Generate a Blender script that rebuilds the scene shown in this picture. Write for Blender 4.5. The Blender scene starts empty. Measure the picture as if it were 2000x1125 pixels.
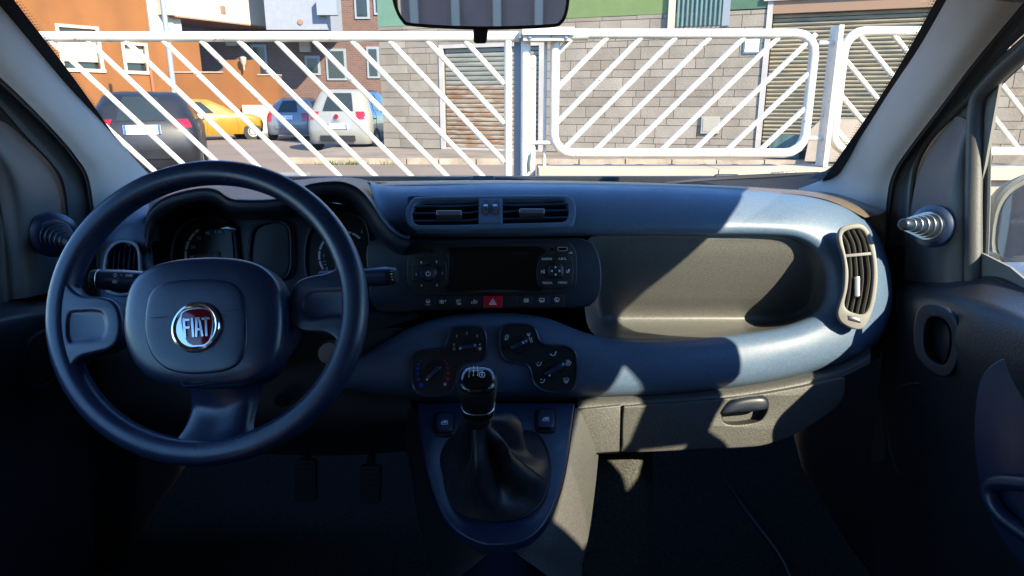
import bpy, bmesh, math, random
from math import sin, cos, tan, pi, radians as R
from mathutils import Vector, Matrix, noise as mnoise
from mathutils.geometry import tessellate_polygon
random.seed(11)
sc = bpy.context.scene
COL = sc.collection
V = Vector

# ------------------------------------------------------------------ camera
F = 1333.0                       # focal length in photo pixels (2000 wide)
PITCH = R(15.2)
CAM = V((0, 0, 1.30))
RIGHT = V((1, 0, 0)); FWD = V((0, cos(PITCH), -sin(PITCH))); UP = V((0, sin(PITCH), cos(PITCH)))
cd = bpy.data.cameras.new('camera'); cam = bpy.data.objects.new('camera', cd); COL.objects.link(cam)
cam.location = CAM; cam.rotation_euler = (R(90) - PITCH, 0, 0)
cd.sensor_fit = 'HORIZONTAL'; cd.angle = 2 * math.atan(1000 / F); cd.clip_start = 0.02; cd.clip_end = 900
sc.camera = cam
# ------------------------------------------------------------------ light
SUN_AZ, SUN_EL = R(40), R(33)    # sun stands behind the car, 40 degrees to its right
world = bpy.data.worlds.new('World'); sc.world = world; world.use_nodes = True
nt = world.node_tree; bg = nt.nodes['Background']
sky = nt.nodes.new('ShaderNodeTexSky'); sky.sky_type = 'NISHITA'; sky.sun_disc = False
sky.sun_elevation = SUN_EL; sky.sun_rotation = R(180) - SUN_AZ
sky.air_density = 1.25; sky.dust_density = 0.0; sky.ozone_density = 10.0
nt.links.new(sky.outputs[0], bg.inputs[0]); bg.inputs[1].default_value = 0.15
SDIR = V((-sin(SUN_AZ) * cos(SUN_EL), cos(SUN_AZ) * cos(SUN_EL), -sin(SUN_EL)))
sd = bpy.data.lights.new('sun', 'SUN'); sd.energy = 3.8; sd.angle = R(0.5); sd.color = (1.0, 0.85, 0.62)
sun = bpy.data.objects.new('sun', sd); COL.objects.link(sun)
sun.rotation_euler = SDIR.to_track_quat('-Z', 'Y').to_euler()
sc.view_settings.view_transform = 'Standard'; sc.view_settings.look = 'None'
sc.view_settings.exposure = 2.2; sc.view_settings.gamma = 1.0; sc.view_settings.use_curve_mapping = False
sc.render.engine = 'CYCLES'
sc.cycles.use_denoising = True
sc.cycles.max_bounces = 10; sc.cycles.transparent_max_bounces = 16
sc.cycles.caustics_reflective = False; sc.cycles.caustics_refractive = False
sc.cycles.sample_clamp_indirect = 6.0

# ------------------------------------------------------------------ drawing helpers
def W(px, py, d):
    """photo pixel at d metres along the view axis"""
    return CAM + RIGHT * ((px - 1000) / F * d) + UP * ((562.5 - py) / F * d) + FWD * d
def ray(px, py): return W(px, py, 1.0) - CAM
class Pl:
    """a plane in the car or street; pt() reads a point of it off the survey photo"""
    def __init__(s, o, n): s.o = V(o); s.n = V(n).normalized()
    def pt(s, px, py, h=0.0):
        r = ray(px, py); t = (s.o - CAM).dot(s.n) / r.dot(s.n)
        return CAM + r * t + s.n * h
    def up(s, h): return Pl(s.o + s.n * h, s.n)
    def m(s, px, py): return (s.pt(px + 1, py) - s.pt(px, py)).length
def FP(d, tx=0.0, ty=0.0):
    """fascia plane d metres ahead, tx: lean back (deg), ty: turn (deg)"""
    n = -FWD
    n = Matrix.Rotation(R(-tx), 3, 'X') @ n
    n = Matrix.Rotation(R(ty), 3, 'Z') @ n
    return Pl(W(1000, 562.5, d), n)
def FPat(px, py, d, tx=0.0, ty=0.0):
    p = FP(d, tx, ty); return Pl(W(px, py, d), p.n)
def WX(px, py, X):
    d = X * F / (px - 1000); return W(px, py, d)
def G(px, py, Y):
    r = ray(px, py); return CAM + r * (Y / r.y)
def cr(pts, n=6, closed=True):
    """Catmull-Rom through points"""
    out = []; N = len(pts)
    P = [V(p) if len(p) == 3 else V((p[0], p[1], 0)) for p in pts]; two = len(pts[0]) == 2
    segs = N if closed else N - 1
    for i in range(segs):
        if closed: a, b, c, d = P[i - 1], P[i], P[(i + 1) % N], P[(i + 2) % N]
        else:
            b, c = P[i], P[i + 1]; a = P[i - 1] if i else b * 2 - c; d = P[i + 2] if i + 2 < N else c * 2 - b
        for k in range(n):
            t = k / n
            q = 0.5 * ((2 * b) + (c - a) * t + (2 * a - 5 * b + 4 * c - d) * t * t + (3 * b - a - 3 * c + d) * t ** 3)
            out.append((q.x, q.y) if two else q)
    if not closed: out.append((P[-1].x, P[-1].y) if two else P[-1])
    return out
def rr(x0, y0, x1, y1, r, n=5):
    out = []
    for cx, cy, a0 in ((x1 - r, y1 - r, 0), (x0 + r, y1 - r, 90), (x0 + r, y0 + r, 180), (x1 - r, y0 + r, 270)):
        for k in range(n + 1):
            a = R(a0 + 90 * k / n); out.append((cx + r * cos(a), cy + r * sin(a)))
    return out
def ell(cx, cy, rx, ry, n=32, e=2.0, rot=0.0):
    out = []
    for k in range(n):
        a = 2 * pi * k / n; c, s = cos(a), sin(a)
        x = rx * abs(c) ** (2 / e) * (1 if c >= 0 else -1); y = ry * abs(s) ** (2 / e) * (1 if s >= 0 else -1)
        out.append((cx + x * cos(rot) - y * sin(rot), cy + x * sin(rot) + y * cos(rot)))
    return out
def area(p): return 0.5 * sum(p[i - 1][0] * p[i][1] - p[i][0] * p[i - 1][1] for i in range(len(p)))
def inset(p, d):
    """move an outline inwards (orientation made CCW by the caller)"""
    N = len(p); out = []
    for i in range(N):
        a, b, c = V(p[i - 1]), V(p[i]), V(p[(i + 1) % N])
        e1 = (b - a); e2 = (c - b)
        e1 = e1.normalized() if e1.length > 1e-9 else V((1, 0)); e2 = e2.normalized() if e2.length > 1e-9 else e1
        n1 = V((-e1.y, e1.x)); n2 = V((-e2.y, e2.x)); m = n1 + n2
        m = m.normalized() if m.length > 1e-6 else n1
        k = 1 / max(0.45, m.dot(n1)); out.append((b.x + m.x * d * k, b.y + m.y * d * k))
    return out

# ------------------------------------------------------------------ objects
WL = {}
def wl(o): return WL.get(o.name, V((0, 0, 0))) if o else V((0, 0, 0))
def tag(o, label=None, cat=None, group=None, kind=None):
    if label: o['label'] = label
    if cat: o['category'] = cat
    if group: o['group'] = group
    if kind: o['kind'] = kind
    return o
def thing(name, label, cat, loc, group=None):
    o = bpy.data.objects.new(name, None); COL.objects.link(o); o.empty_display_size = 0.05
    o.location = loc; WL[o.name] = V(loc); return tag(o, label, cat, group)
def mk(name, verts, faces, mat, parent=None, smooth=True, angle=38, label=None, kind=None, recalc=True, thick=0.0):
    vs = [V(v) for v in verts]
    if parent: off = wl(parent)
    else:
        lo = V((min(v.x for v in vs), min(v.y for v in vs), min(v.z for v in vs))); hi = V((max(v.x for v in vs), max(v.y for v in vs), max(v.z for v in vs)))
        off = V(((lo.x + hi.x) / 2, (lo.y + hi.y) / 2, lo.z))
    me = bpy.data.meshes.new(name)
    me.from_pydata([v - off for v in vs], [], faces)
    if recalc or thick:
        bm = bmesh.new(); bm.from_mesh(me)
        bmesh.ops.remove_doubles(bm, verts=bm.verts, dist=1e-6)
        if recalc: bmesh.ops.recalc_face_normals(bm, faces=bm.faces)
        if thick: bmesh.ops.solidify(bm, geom=bm.faces[:], thickness=thick)
        bm.to_mesh(me); bm.free()
    if smooth:
        me.polygons.foreach_set('use_smooth', [True] * len(me.polygons))
        me.set_sharp_from_angle(angle=R(angle))
    if mat: me.materials.append(mat)
    o = bpy.data.objects.new(name, me); COL.objects.link(o)
    if parent: o.parent = parent; WL[o.name] = off
    else: o.location = off; WL[o.name] = off
    if label: o['label'] = label
    if kind: o['kind'] = kind
    return o
class MB:
    """collects shapes that make ONE mesh"""
    def __init__(s): s.v = []; s.f = []
    def add(s, v, f): b = len(s.v); s.v += [V(q) for q in v]; s.f += [tuple(b + i for i in q) for q in f]
    def box(s, c, sx, sy, sz, M=None):
        pts = [V((x * sx / 2, y * sy / 2, z * sz / 2)) for z in (-1, 1) for y in (-1, 1) for x in (-1, 1)]
        if M: pts = [M @ p for p in pts]
        s.add([V(c) + p for p in pts], [(0, 2, 3, 1), (4, 5, 7, 6), (0, 1, 5, 4), (2, 6, 7, 3), (0, 4, 6, 2), (1, 3, 7, 5)])
    def hexa(s, p): s.add(p, [(0, 3, 2, 1), (4, 5, 6, 7), (0, 1, 5, 4), (1, 2, 6, 5), (2, 3, 7, 6), (3, 0, 4, 7)])
    def tube(s, pts, r, seg=10, closed=False, caps=True, flat=1.0, nrm=None):
        P = [V(p) for p in pts]; n = len(P); rs = r if isinstance(r, (list, tuple)) else [r] * n
        rings = []; prev = None
        for i in range(n):
            if closed: t = (P[(i + 1) % n] - P[i - 1])
            else: t = P[min(i + 1, n - 1)] - P[max(i - 1, 0)]
            t.normalize()
            if nrm is not None: u = V(nrm)
            elif prev is None: u = V((0, 0, 1)) if abs(t.z) < 0.9 else V((1, 0, 0))
            else: u = prev
            u = (u - t * u.dot(t)).normalized(); prev = u; w = t.cross(u)
            rings.append([P[i] + (u * cos(2 * pi * k / seg) * flat + w * sin(2 * pi * k / seg)) * rs[i] for k in range(seg)])
        vs = [q for g in rings for q in g]; fs = []
        for i in range(n if closed else n - 1):
            j = (i + 1) % n
            for k in range(seg): fs.append((i * seg + k, i * seg + (k + 1) % seg, j * seg + (k + 1) % seg, j * seg + k))
        if caps and not closed: fs.append(tuple(range(seg))[::-1]); fs.append(tuple((n - 1) * seg + k for k in range(seg)))
        s.add(vs, fs)
    def lathe(s, o, a, prof, seg=28, e=2.0, sx=1.0, xdir=None):
        a = V(a).normalized(); x = V(xdir) if xdir is not None else (V((1, 0, 0)) if abs(a.x) < 0.8 else V((0, 0, 1)))
        x = (x - a * x.dot(a)).normalized(); y = a.cross(x); vs = []; fs = []
        for h, r in prof:
            for k in range(seg):
                t = 2 * pi * k / seg; c, q = cos(t), sin(t)
                cx = abs(c) ** (2 / e) * (1 if c >= 0 else -1); qy = abs(q) ** (2 / e) * (1 if q >= 0 else -1)
                vs.append(V(o) + a * h + x * cx * r * sx + y * qy * r)
        for i in range(len(prof) - 1):
            for k in range(seg): fs.append((i * seg + k, i * seg + (k + 1) % seg, (i + 1) * seg + (k + 1) % seg, (i + 1) * seg + k))
        fs.append(tuple(range(seg))[::-1]); fs.append(tuple((len(prof) - 1) * seg + k for k in range(seg)))
        s.add(vs, fs)
    def plate(s, outer, pl, th=6, bev=2, holes=(), seg=3, z0=0.0, back=False, hb=None):
        """flat piece with rounded edge: outline in pixels on plane pl; th, bev in pixels; z0 metres proud"""
        def ori(p, ccw): return list(p) if (area(p) > 0) == ccw else list(p)[::-1]
        loops = [(ori(outer, True))] + [ori(h, False) for h in holes]
        mpp = pl.m(sum(p[0] for p in outer) / len(outer), sum(p[1] for p in outer) / len(outer))
        vs = []; fs = []; caps = []; backs = []
        lv = [(bev * (1 - sin(pi / 2 * k / seg)), -bev * (1 - cos(pi / 2 * k / seg))) for k in range(seg + 1)] if bev > 0 else [(0, 0)]
        lv.append((0, -th)); lv0 = lv
        for li, lp in enumerate(loops):
            n = len(lp); st = len(vs)
            lv = lv0 if (li == 0 or hb is None) else [(a_ * hb / max(bev, 1e-6), z_ * hb / max(bev, 1e-6) if k_ < len(lv0) - 1 else z_) for k_, (a_, z_) in enumerate(lv0)]
            for ins, z in lv:
                q = inset(lp, ins) if ins > 0 else lp
                vs += [pl.pt(x, y, z * mpp + z0) for x, y in q]
            for i in range(len(lv) - 1):
                for k in range(n): fs.append((st + i * n + k, st + i * n + (k + 1) % n, st + (i + 1) * n + (k + 1) % n, st + (i + 1) * n + k))
            caps.append((st, inset(lp, lv[0][0]) if lv[0][0] > 0 else lp)); backs.append((st + (len(lv) - 1) * n, lp))
        def cap(cs, flip):
            idx = [i + k for i, lp in cs for k in range(len(lp))]
            tri = tessellate_polygon([[V((x, y, 0)) for x, y in lp] for i, lp in cs])
            for t in tri: fs.append(tuple(idx[k] for k in (t[::-1] if flip else t)))
        cap(caps, False)
        if back: cap(backs, True)
        s.add(vs, fs)
    def dome(s, outer, pl, h, p=2.5, rings=8, base=0.0, skirt=0.0, c=None):
        """pillow: outline (px) on pl rising h metres to its middle"""
        n = len(outer); cx = sum(q[0] for q in outer) / n; cy = sum(q[1] for q in outer) / n
        if c: cx, cy = c
        vs = []; fs = []; lv = []
        if skirt: lv.append((1.0, -skirt))
        for k in range(rings):
            a = k / rings; t = 1 - a ** 1.6 if p > 2 else 1 - a
            t = cos(pi / 2 * a) ** (2 / p); z = h * sin(pi / 2 * a) ** (2 / p); lv.append((t, z))
        for t, z in lv: vs += [pl.pt(cx + (x - cx) * t, cy + (y - cy) * t, z + base) for x, y in outer]
        for i in range(len(lv) - 1):
            for k in range(n): fs.append((i * n + k, i * n + (k + 1) % n, (i + 1) * n + (k + 1) % n, (i + 1) * n + k))
        vs.append(pl.pt(cx, cy, h + base)); L = (len(lv) - 1) * n
        for k in range(n): fs.append((L + k, L + (k + 1) % n, len(vs) - 1))
        s.add(vs, fs)
    def grid(s, rows, closed=False):
        n = len(rows[0]); vs = [q for r in rows for q in r]; fs = []
        for i in range(len(rows) - 1):
            for k in range(n if closed else n - 1):
                j = (k + 1) % n; fs.append((i * n + k, i * n + j, (i + 1) * n + j, (i + 1) * n + k))
        s.add(vs, fs)
    def strokes(s, lines, pl, w=1.2, z=0.0006):
        """printed line marks"""
        for ln in lines:
            for a, b in zip(ln[:-1], ln[1:]):
                d = V((b[0] - a[0], b[1] - a[1])); L = d.length
                if L < 1e-6: continue
                d /= L; n = V((-d.y, d.x)) * w / 2; e = d * w * 0.3
                q = [(a[0] - e.x + n.x, a[1] - e.y + n.y), (b[0] + e.x + n.x, b[1] + e.y + n.y), (b[0] + e.x - n.x, b[1] + e.y - n.y), (a[0] - e.x - n.x, a[1] - e.y - n.y)]
                s.add([pl.pt(x, y, z) for x, y in q], [(0, 1, 2, 3)])
    def fill(s, outline, pl, z=0.0006):
        s.add([pl.pt(x, y, z) for x, y in outline], [tuple(t) for t in tessellate_polygon([[V((x, y, 0)) for x, y in outline]])])
    def text(s, txt, px, py, size, pl, rot=0.0, z=0.0006, sx=1.0):
        cu = bpy.data.curves.new('lettering', 'FONT'); cu.body = txt; cu.align_x = 'CENTER'; cu.align_y = 'CENTER'; cu.size = 1.0; cu.resolution_u = 2
        ob = bpy.data.objects.new('lettering', cu); me = ob.to_mesh()
        vs = []
        for v in me.vertices:
            x, y = v.co.x * size * 1.38 * sx, -v.co.y * size * 1.38
            vs.append(pl.pt(px + x * cos(rot) - y * sin(rot), py + x * sin(rot) + y * cos(rot), z))
        fs = [tuple(p.vertices) for p in me.polygons]
        s.add(vs, fs); ob.to_mesh_clear(); bpy.data.objects.remove(ob); bpy.data.curves.remove(cu)
    def build(s, name, mat, parent=None, **k): return mk(name, s.v, s.f, mat, parent, **k)
def one(kind, name, mat, parent, *a, **k):
    bk = {q: k.pop(q) for q in ('label', 'angle', 'smooth', 'kind', 'recalc', 'thick') if q in k}
    m = MB(); getattr(m, kind)(*a, **k); return m.build(name, mat, parent, **bk)
def patch(rows, nu=8, nv=6, smooth_v=True):
    """rows of control points -> dense rows"""
    rr_ = [cr([V(p) for p in r], nu, False) for r in rows]
    if not smooth_v: return rr_
    cols = [cr([r[i] for r in rr_], nv, False) for i in range(len(rr_[0]))]
    return [[c[j] for c in cols] for j in range(len(cols[0]))]
def surf(name, rows, mat, parent, nu=8, nv=6, smooth_v=True, thick=0.0, **k):
    m = MB(); m.grid(patch(rows, nu, nv, smooth_v)); return m.build(name, mat, parent, thick=thick, **k)

# ------------------------------------------------------------------ materials
def mat(name, col, rough=0.5, metal=0.0, var=0.0, vscale=4.0, bump=0.0, bscale=300.0, bdist=0.001, spec=0.5, col2=None, coat=0.0, sheen=0.0, detail=4.0, vox=None, street=False, rvar=0.0):
    m = bpy.data.materials.new(name); m.use_nodes = True; t = m.node_tree; b = t.nodes['Principled BSDF']
    c = (*col, 1); b.inputs['Base Color'].default_value = c; b.inputs['Roughness'].default_value = rough
    b.inputs['Metallic'].default_value = metal; b.inputs['Specular IOR Level'].default_value = spec
    if coat: b.inputs['Coat Weight'].default_value = coat; b.inputs['Coat Roughness'].default_value = 0.05
    if sheen: b.inputs['Sheen Weight'].default_value = sheen
    tc = t.nodes.new('ShaderNodeTexCoord')
    if var or col2:
        n = t.nodes.new('ShaderNodeTexNoise'); n.inputs['Scale'].default_value = vscale; n.inputs['Detail'].default_value = detail
        r = t.nodes.new('ShaderNodeValToRGB'); c2 = col2 or tuple(max(0, x * (1 - var)) for x in col); c1 = col if col2 else tuple(min(1, x * (1 + var)) for x in col)
        r.color_ramp.elements[0].position = 0.35; r.color_ramp.elements[1].position = 0.65
        r.color_ramp.elements[0].color = (*c2, 1); r.color_ramp.elements[1].color = (*c1, 1)
        if vox:
            mp = t.nodes.new('ShaderNodeMapping'); mp.inputs['Scale'].default_value = vox; t.links.new(tc.outputs['Object'], mp.inputs[0]); t.links.new(mp.outputs[0], n.inputs[0])
        else: t.links.new(tc.outputs['Object'], n.inputs[0])
        t.links.new(n.outputs[0], r.inputs[0]); t.links.new(r.outputs[0], b.inputs['Base Color'])
    if rvar:                        # handled, wiped and dusty: gloss that changes over the surface
        nr = t.nodes.new('ShaderNodeTexNoise'); nr.inputs['Scale'].default_value = 9; nr.inputs['Detail'].default_value = 8; nr.inputs['Roughness'].default_value = .7
        rm_ = t.nodes.new('ShaderNodeMapRange'); rm_.inputs['From Min'].default_value = .3; rm_.inputs['From Max'].default_value = .7; rm_.inputs['To Min'].default_value = rough - rvar; rm_.inputs['To Max'].default_value = rough + rvar
        t.links.new(tc.outputs['Object'], nr.inputs[0]); t.links.new(nr.outputs[0], rm_.inputs['Value']); t.links.new(rm_.outputs[0], b.inputs['Roughness'])
    if street:                      # pieces of one wall: world-space grain, a tone of their own, broad stains
        ge = t.nodes.new('ShaderNodeNewGeometry'); oi = t.nodes.new('ShaderNodeObjectInfo')
        for l in [l for l in t.links if l.from_node == tc]: t.links.remove(l)
        src = ge.outputs['Position']
        if vox: t.links.new(src, mp.inputs[0])
        elif var or col2: t.links.new(src, n.inputs[0])
        mr = t.nodes.new('ShaderNodeMapRange'); mr.inputs['To Min'].default_value = 0.92; mr.inputs['To Max'].default_value = 1.08; t.links.new(oi.outputs['Random'], mr.inputs['Value'])
        ns = t.nodes.new('ShaderNodeTexNoise'); ns.inputs['Scale'].default_value = 1.0; ns.inputs['Detail'].default_value = 6; ms = t.nodes.new('ShaderNodeMapping'); ms.inputs['Scale'].default_value = (1.4, 1.4, 0.35)
        t.links.new(src, ms.inputs[0]); t.links.new(ms.outputs[0], ns.inputs[0])
        m2 = t.nodes.new('ShaderNodeMapRange'); m2.inputs['From Min'].default_value = 0.3; m2.inputs['From Max'].default_value = 0.65; m2.inputs['To Min'].default_value = 0.86; m2.inputs['To Max'].default_value = 1.06; t.links.new(ns.outputs[0], m2.inputs['Value'])
        mm_ = t.nodes.new('ShaderNodeMath'); mm_.operation = 'MULTIPLY'; t.links.new(mr.outputs[0], mm_.inputs[0]); t.links.new(m2.outputs[0], mm_.inputs[1])
        vm = t.nodes.new('ShaderNodeVectorMath'); vm.operation = 'SCALE'; t.links.new(r.outputs[0], vm.inputs[0]); t.links.new(mm_.outputs[0], vm.inputs['Scale']); t.links.new(vm.outputs[0], b.inputs['Base Color'])
    if bump:
        n2 = t.nodes.new('ShaderNodeTexNoise'); n2.inputs['Scale'].default_value = bscale; n2.inputs['Detail'].default_value = 3
        bp = t.nodes.new('ShaderNodeBump'); bp.inputs['Strength'].default_value = bump; bp.inputs['Distance'].default_value = bdist
        t.links.new(ge.outputs['Position'] if street else tc.outputs['Object'], n2.inputs[0]); t.links.new(n2.outputs[0], bp.inputs['Height']); t.links.new(bp.outputs[0], b.inputs['Normal'])
    return m
def glass_mat(name, tint=(1, 1, 1), refl=1.0, dust=0.0):
    m = bpy.data.materials.new(name); m.use_nodes = True; t = m.node_tree; t.nodes.clear()
    o = t.nodes.new('ShaderNodeOutputMaterial'); tr = t.nodes.new('ShaderNodeBsdfTransparent'); gl = t.nodes.new('ShaderNodeBsdfGlossy')
    tr.inputs[0].default_value = (*tint, 1); gl.inputs['Roughness'].default_value = 0.02
    lw_ = t.nodes.new('ShaderNodeLayerWeight'); lw_.inputs['Blend'].default_value = 0.5     # Schlick reflectance, same from both sides
    pw = t.nodes.new('ShaderNodeMath'); pw.operation = 'POWER'; pw.inputs[1].default_value = 5.0; t.links.new(lw_.outputs['Facing'], pw.inputs[0])
    fr = t.nodes.new('ShaderNodeMath'); fr.operation = 'MULTIPLY_ADD'; fr.inputs[1].default_value = 0.94; fr.inputs[2].default_value = 0.05; t.links.new(pw.outputs[0], fr.inputs[0])
    mu = t.nodes.new('ShaderNodeMath'); mu.operation = 'MULTIPLY'; mu.inputs[1].default_value = refl
    mx = t.nodes.new('ShaderNodeMixShader'); t.links.new(fr.outputs[0], mu.inputs[0]); t.links.new(mu.outputs[0], mx.inputs[0])
    t.links.new(tr.outputs[0], mx.inputs[1]); t.links.new(gl.outputs[0], mx.inputs[2]); last = mx
    if dust:
        tc = t.nodes.new('ShaderNodeTexCoord'); n = t.nodes.new('ShaderNodeTexNoise'); n.inputs['Scale'].default_value = 420; n.inputs['Detail'].default_value = 2
        n2 = t.nodes.new('ShaderNodeTexNoise'); n2.inputs['Scale'].default_value = 5
        rp = t.nodes.new('ShaderNodeValToRGB'); rp.color_ramp.elements[0].position = 0.62; rp.color_ramp.elements[1].position = 0.78
        t.links.new(tc.outputs['Object'], n.inputs[0]); t.links.new(tc.outputs['Object'], n2.inputs[0]); t.links.new(n.outputs[0], rp.inputs[0])
        m1 = t.nodes.new('ShaderNodeMath'); m1.operation = 'MULTIPLY'; t.links.new(rp.outputs[0], m1.inputs[0]); t.links.new(n2.outputs[0], m1.inputs[1])
        m2 = t.nodes.new('ShaderNodeMath'); m2.operation = 'MULTIPLY_ADD'; m2.inputs[1].default_value = dust; m2.inputs[2].default_value = 0.015; t.links.new(m1.outputs[0], m2.inputs[0])
        df = t.nodes.new('ShaderNodeBsdfTranslucent'); df.inputs[0].default_value = (0.8, 0.78, 0.74, 1)
        df2 = t.nodes.new('ShaderNodeBsdfDiffuse'); df2.inputs[0].default_value = (0.8, 0.78, 0.74, 1)
        ad = t.nodes.new('ShaderNodeMixShader'); ad.inputs[0].default_value = 0.5; t.links.new(df.outputs[0], ad.inputs[1]); t.links.new(df2.outputs[0], ad.inputs[2])
        mz = t.nodes.new('ShaderNodeMixShader'); t.links.new(m2.outputs[0], mz.inputs[0]); t.links.new(mx.outputs[0], mz.inputs[1]); t.links.new(ad.outputs[0], mz.inputs[2]); last = mz
    t.links.new(last.outputs[0], o.inputs[0]); return m
M = {}
# interior
M['trim'] = mat('trim_paint', (0.080, 0.126, 0.200), 0.42, var=0.13, vscale=420, rvar=.12, bump=0.25, bscale=1500, bdist=0.0006, spec=0.6)  # grey-blue deepened: sky-lit shade is mixed into the base colour
M['dark'] = mat('charcoal_plastic', (0.008, 0.014, 0.027), 0.42, var=0.1, vscale=30, bump=0.2, bscale=1200, bdist=0.0006)  # navy cast of skylight is put into this plastic's colour
M['dark2'] = mat('black_plastic', (0.0105, 0.011, 0.0125), 0.48, var=0.1, vscale=20, bump=0.15, bscale=1000, bdist=0.0006)
M['grain'] = mat('grained_plastic', (0.066, 0.067, 0.066), 0.48, var=0.22, vscale=420, bump=0.5, bscale=420, bdist=0.001)
M['tray'] = mat('tray_plastic', (0.095, 0.096, 0.093), 0.36, var=0.22, vscale=520, bump=0.35, bscale=900, bdist=0.0008)
M['door'] = mat('door_plastic', (0.017, 0.019, 0.026), 0.42, rvar=.1, var=0.1, vscale=20, bump=0.6, bscale=260, bdist=0.001)
M['wheel'] = mat('steering_wheel_plastic', (0.009, 0.024, 0.066), 0.34, rvar=.10, var=0.2, vscale=420, bump=0.2, bscale=800, bdist=0.0006, spec=0.85)  # dark plastic; its blue imitates skylight in the base colour
M['pillar'] = mat('pillar_plastic', (0.40, 0.335, 0.28), 0.6, var=0.04, vscale=10, bump=0.4, bscale=520, bdist=0.0008)
M['seal'] = mat('door_frame_grey', (0.07, 0.07, 0.072), 0.5, var=0.08, vscale=14, bump=0.3, bscale=400)
M['rubber'] = mat('black_rubber', (0.012, 0.012, 0.013), 0.65, var=0.1, bump=0.2, bscale=200)
M['gloss'] = mat('gloss_black', (0.008, 0.008, 0.009), 0.06, spec=0.6)
M['screen'] = mat('dark_screen', (0.006, 0.006, 0.006), 0.12, spec=0.5)
M['print'] = mat('white_print', (0.95, 0.95, 0.95), 0.6)
M['glint'] = mat('glint_gloss', (0.01, 0.012, 0.015), 0.05, spec=1.0, coat=1.0)
M['grey_print'] = mat('grey_print', (0.55, 0.57, 0.6), 0.6)
M['red_print'] = mat('red_print', (0.55, 0.03, 0.03), 0.6)
M['blue_print'] = mat('blue_print', (0.02, 0.07, 0.65), 0.6)
M['hazard'] = mat('hazard_red', (0.62, 0.008, 0.03), 0.35, spec=0.4)
M['chrome'] = mat('chrome', (0.82, 0.82, 0.84), 0.12, 1.0)
M['satin'] = mat('satin_metal', (0.38, 0.39, 0.40), 0.3, 0.9)
M['emblem'] = mat('emblem_red', (0.22, 0.006, 0.012), 0.12, spec=0.6, coat=0.4)
M['leather'] = mat('boot_leather', (0.022, 0.024, 0.030), 0.36, var=0.1, vscale=30, bump=0.4, bscale=500, bdist=0.0006)
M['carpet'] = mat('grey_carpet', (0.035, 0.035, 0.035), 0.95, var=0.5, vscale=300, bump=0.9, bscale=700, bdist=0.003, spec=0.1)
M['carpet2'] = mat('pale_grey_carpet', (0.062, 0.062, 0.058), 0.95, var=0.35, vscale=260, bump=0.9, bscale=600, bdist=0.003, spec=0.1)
M['seat'] = mat('seat_fabric', (0.05, 0.048, 0.05), 0.9, var=0.2, vscale=80, bump=0.5, bscale=600, spec=0.2)
M['headliner'] = mat('headliner_fabric', (0.20, 0.195, 0.18), 0.95, var=0.05, bump=0.3, bscale=500, spec=0.1)
M['mirror'] = mat('mirror_silver', (0.80, 0.80, 0.78), 0.02, 1.0)
M['windscreen'] = glass_mat('windscreen_glass', (0.89, 0.95, 0.97), 0.6, dust=0.28)
M['side_glass'] = glass_mat('side_glass', (0.90, 0.94, 0.92), 1.0, dust=0.04)
M['body'] = mat('car_body_paint', (0.55, 0.57, 0.56), 0.3, var=0.03, coat=0.5)
# ================================================================== OWN CAR: shell
def crop(pts, k, ox, oy): return [(x / k + ox, y / k + oy) for x, y in pts]
def PX(pts): return [W(*p) for p in pts]
def PXX(pts): return [WX(*p) for p in pts]
body = thing('car_shell', 'small hatchback car body seen from inside, with pale grey windscreen pillars', 'car', (-0.047, 0.3, 0.30))
# right windscreen pillar
E1 = [(1858, -8, 1.0), (1800, 93, 1.10), (1740, 183, 1.20), (1692, 258, 1.29), (1650, 320, 1.38), (1622, 348, 1.42), (1560, 372, 1.43)]
E2x = [(2000, 2, .67), (1905, 118, .67), (1838, 208, .672), (1782, 282, .674), (1748, 335, .676), (1735, 390, .678), (1728, 480, .68)]
E2 = PXX(E2x)
def mid(a, b, t, push): return [p.lerp(q, t) + (CAM - p.lerp(q, t)).normalized() * push for p, q in zip(a, b)]
e1 = PX(E1)
surf('pillar_trim', [e1, mid(e1, E2, .3, .016), mid(e1, E2, .7, .022), E2], M['pillar'], body, thick=0.004, label='right windscreen pillar trim')
E3 = PXX([(2060, 12, .69), (1965, 100, .69), (1892, 182, .692), (1838, 240, .694), (1797, 300, .696), (1778, 370, .698), (1772, 480, .70)])
surf('door_aperture_trim', [E2, mid(E2, E3, .25, -.012), mid(E2, E3, .75, -.014), E3], M['seal'], body, thick=0.004)
low = [V((p.x + .004, p.y, p.z)) for p in (E3[-1], E2[-1])]
surf('door_aperture_trim', [[E2[-1], W(1726, 560, 1.24), W(1722, 700, 1.25), W(1700, 900, 1.27)], [E3[-1], WX(1770, 560, .70), WX(1768, 700, .70), WX(1760, 900, .70)]], M['dark2'], body)
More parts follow.
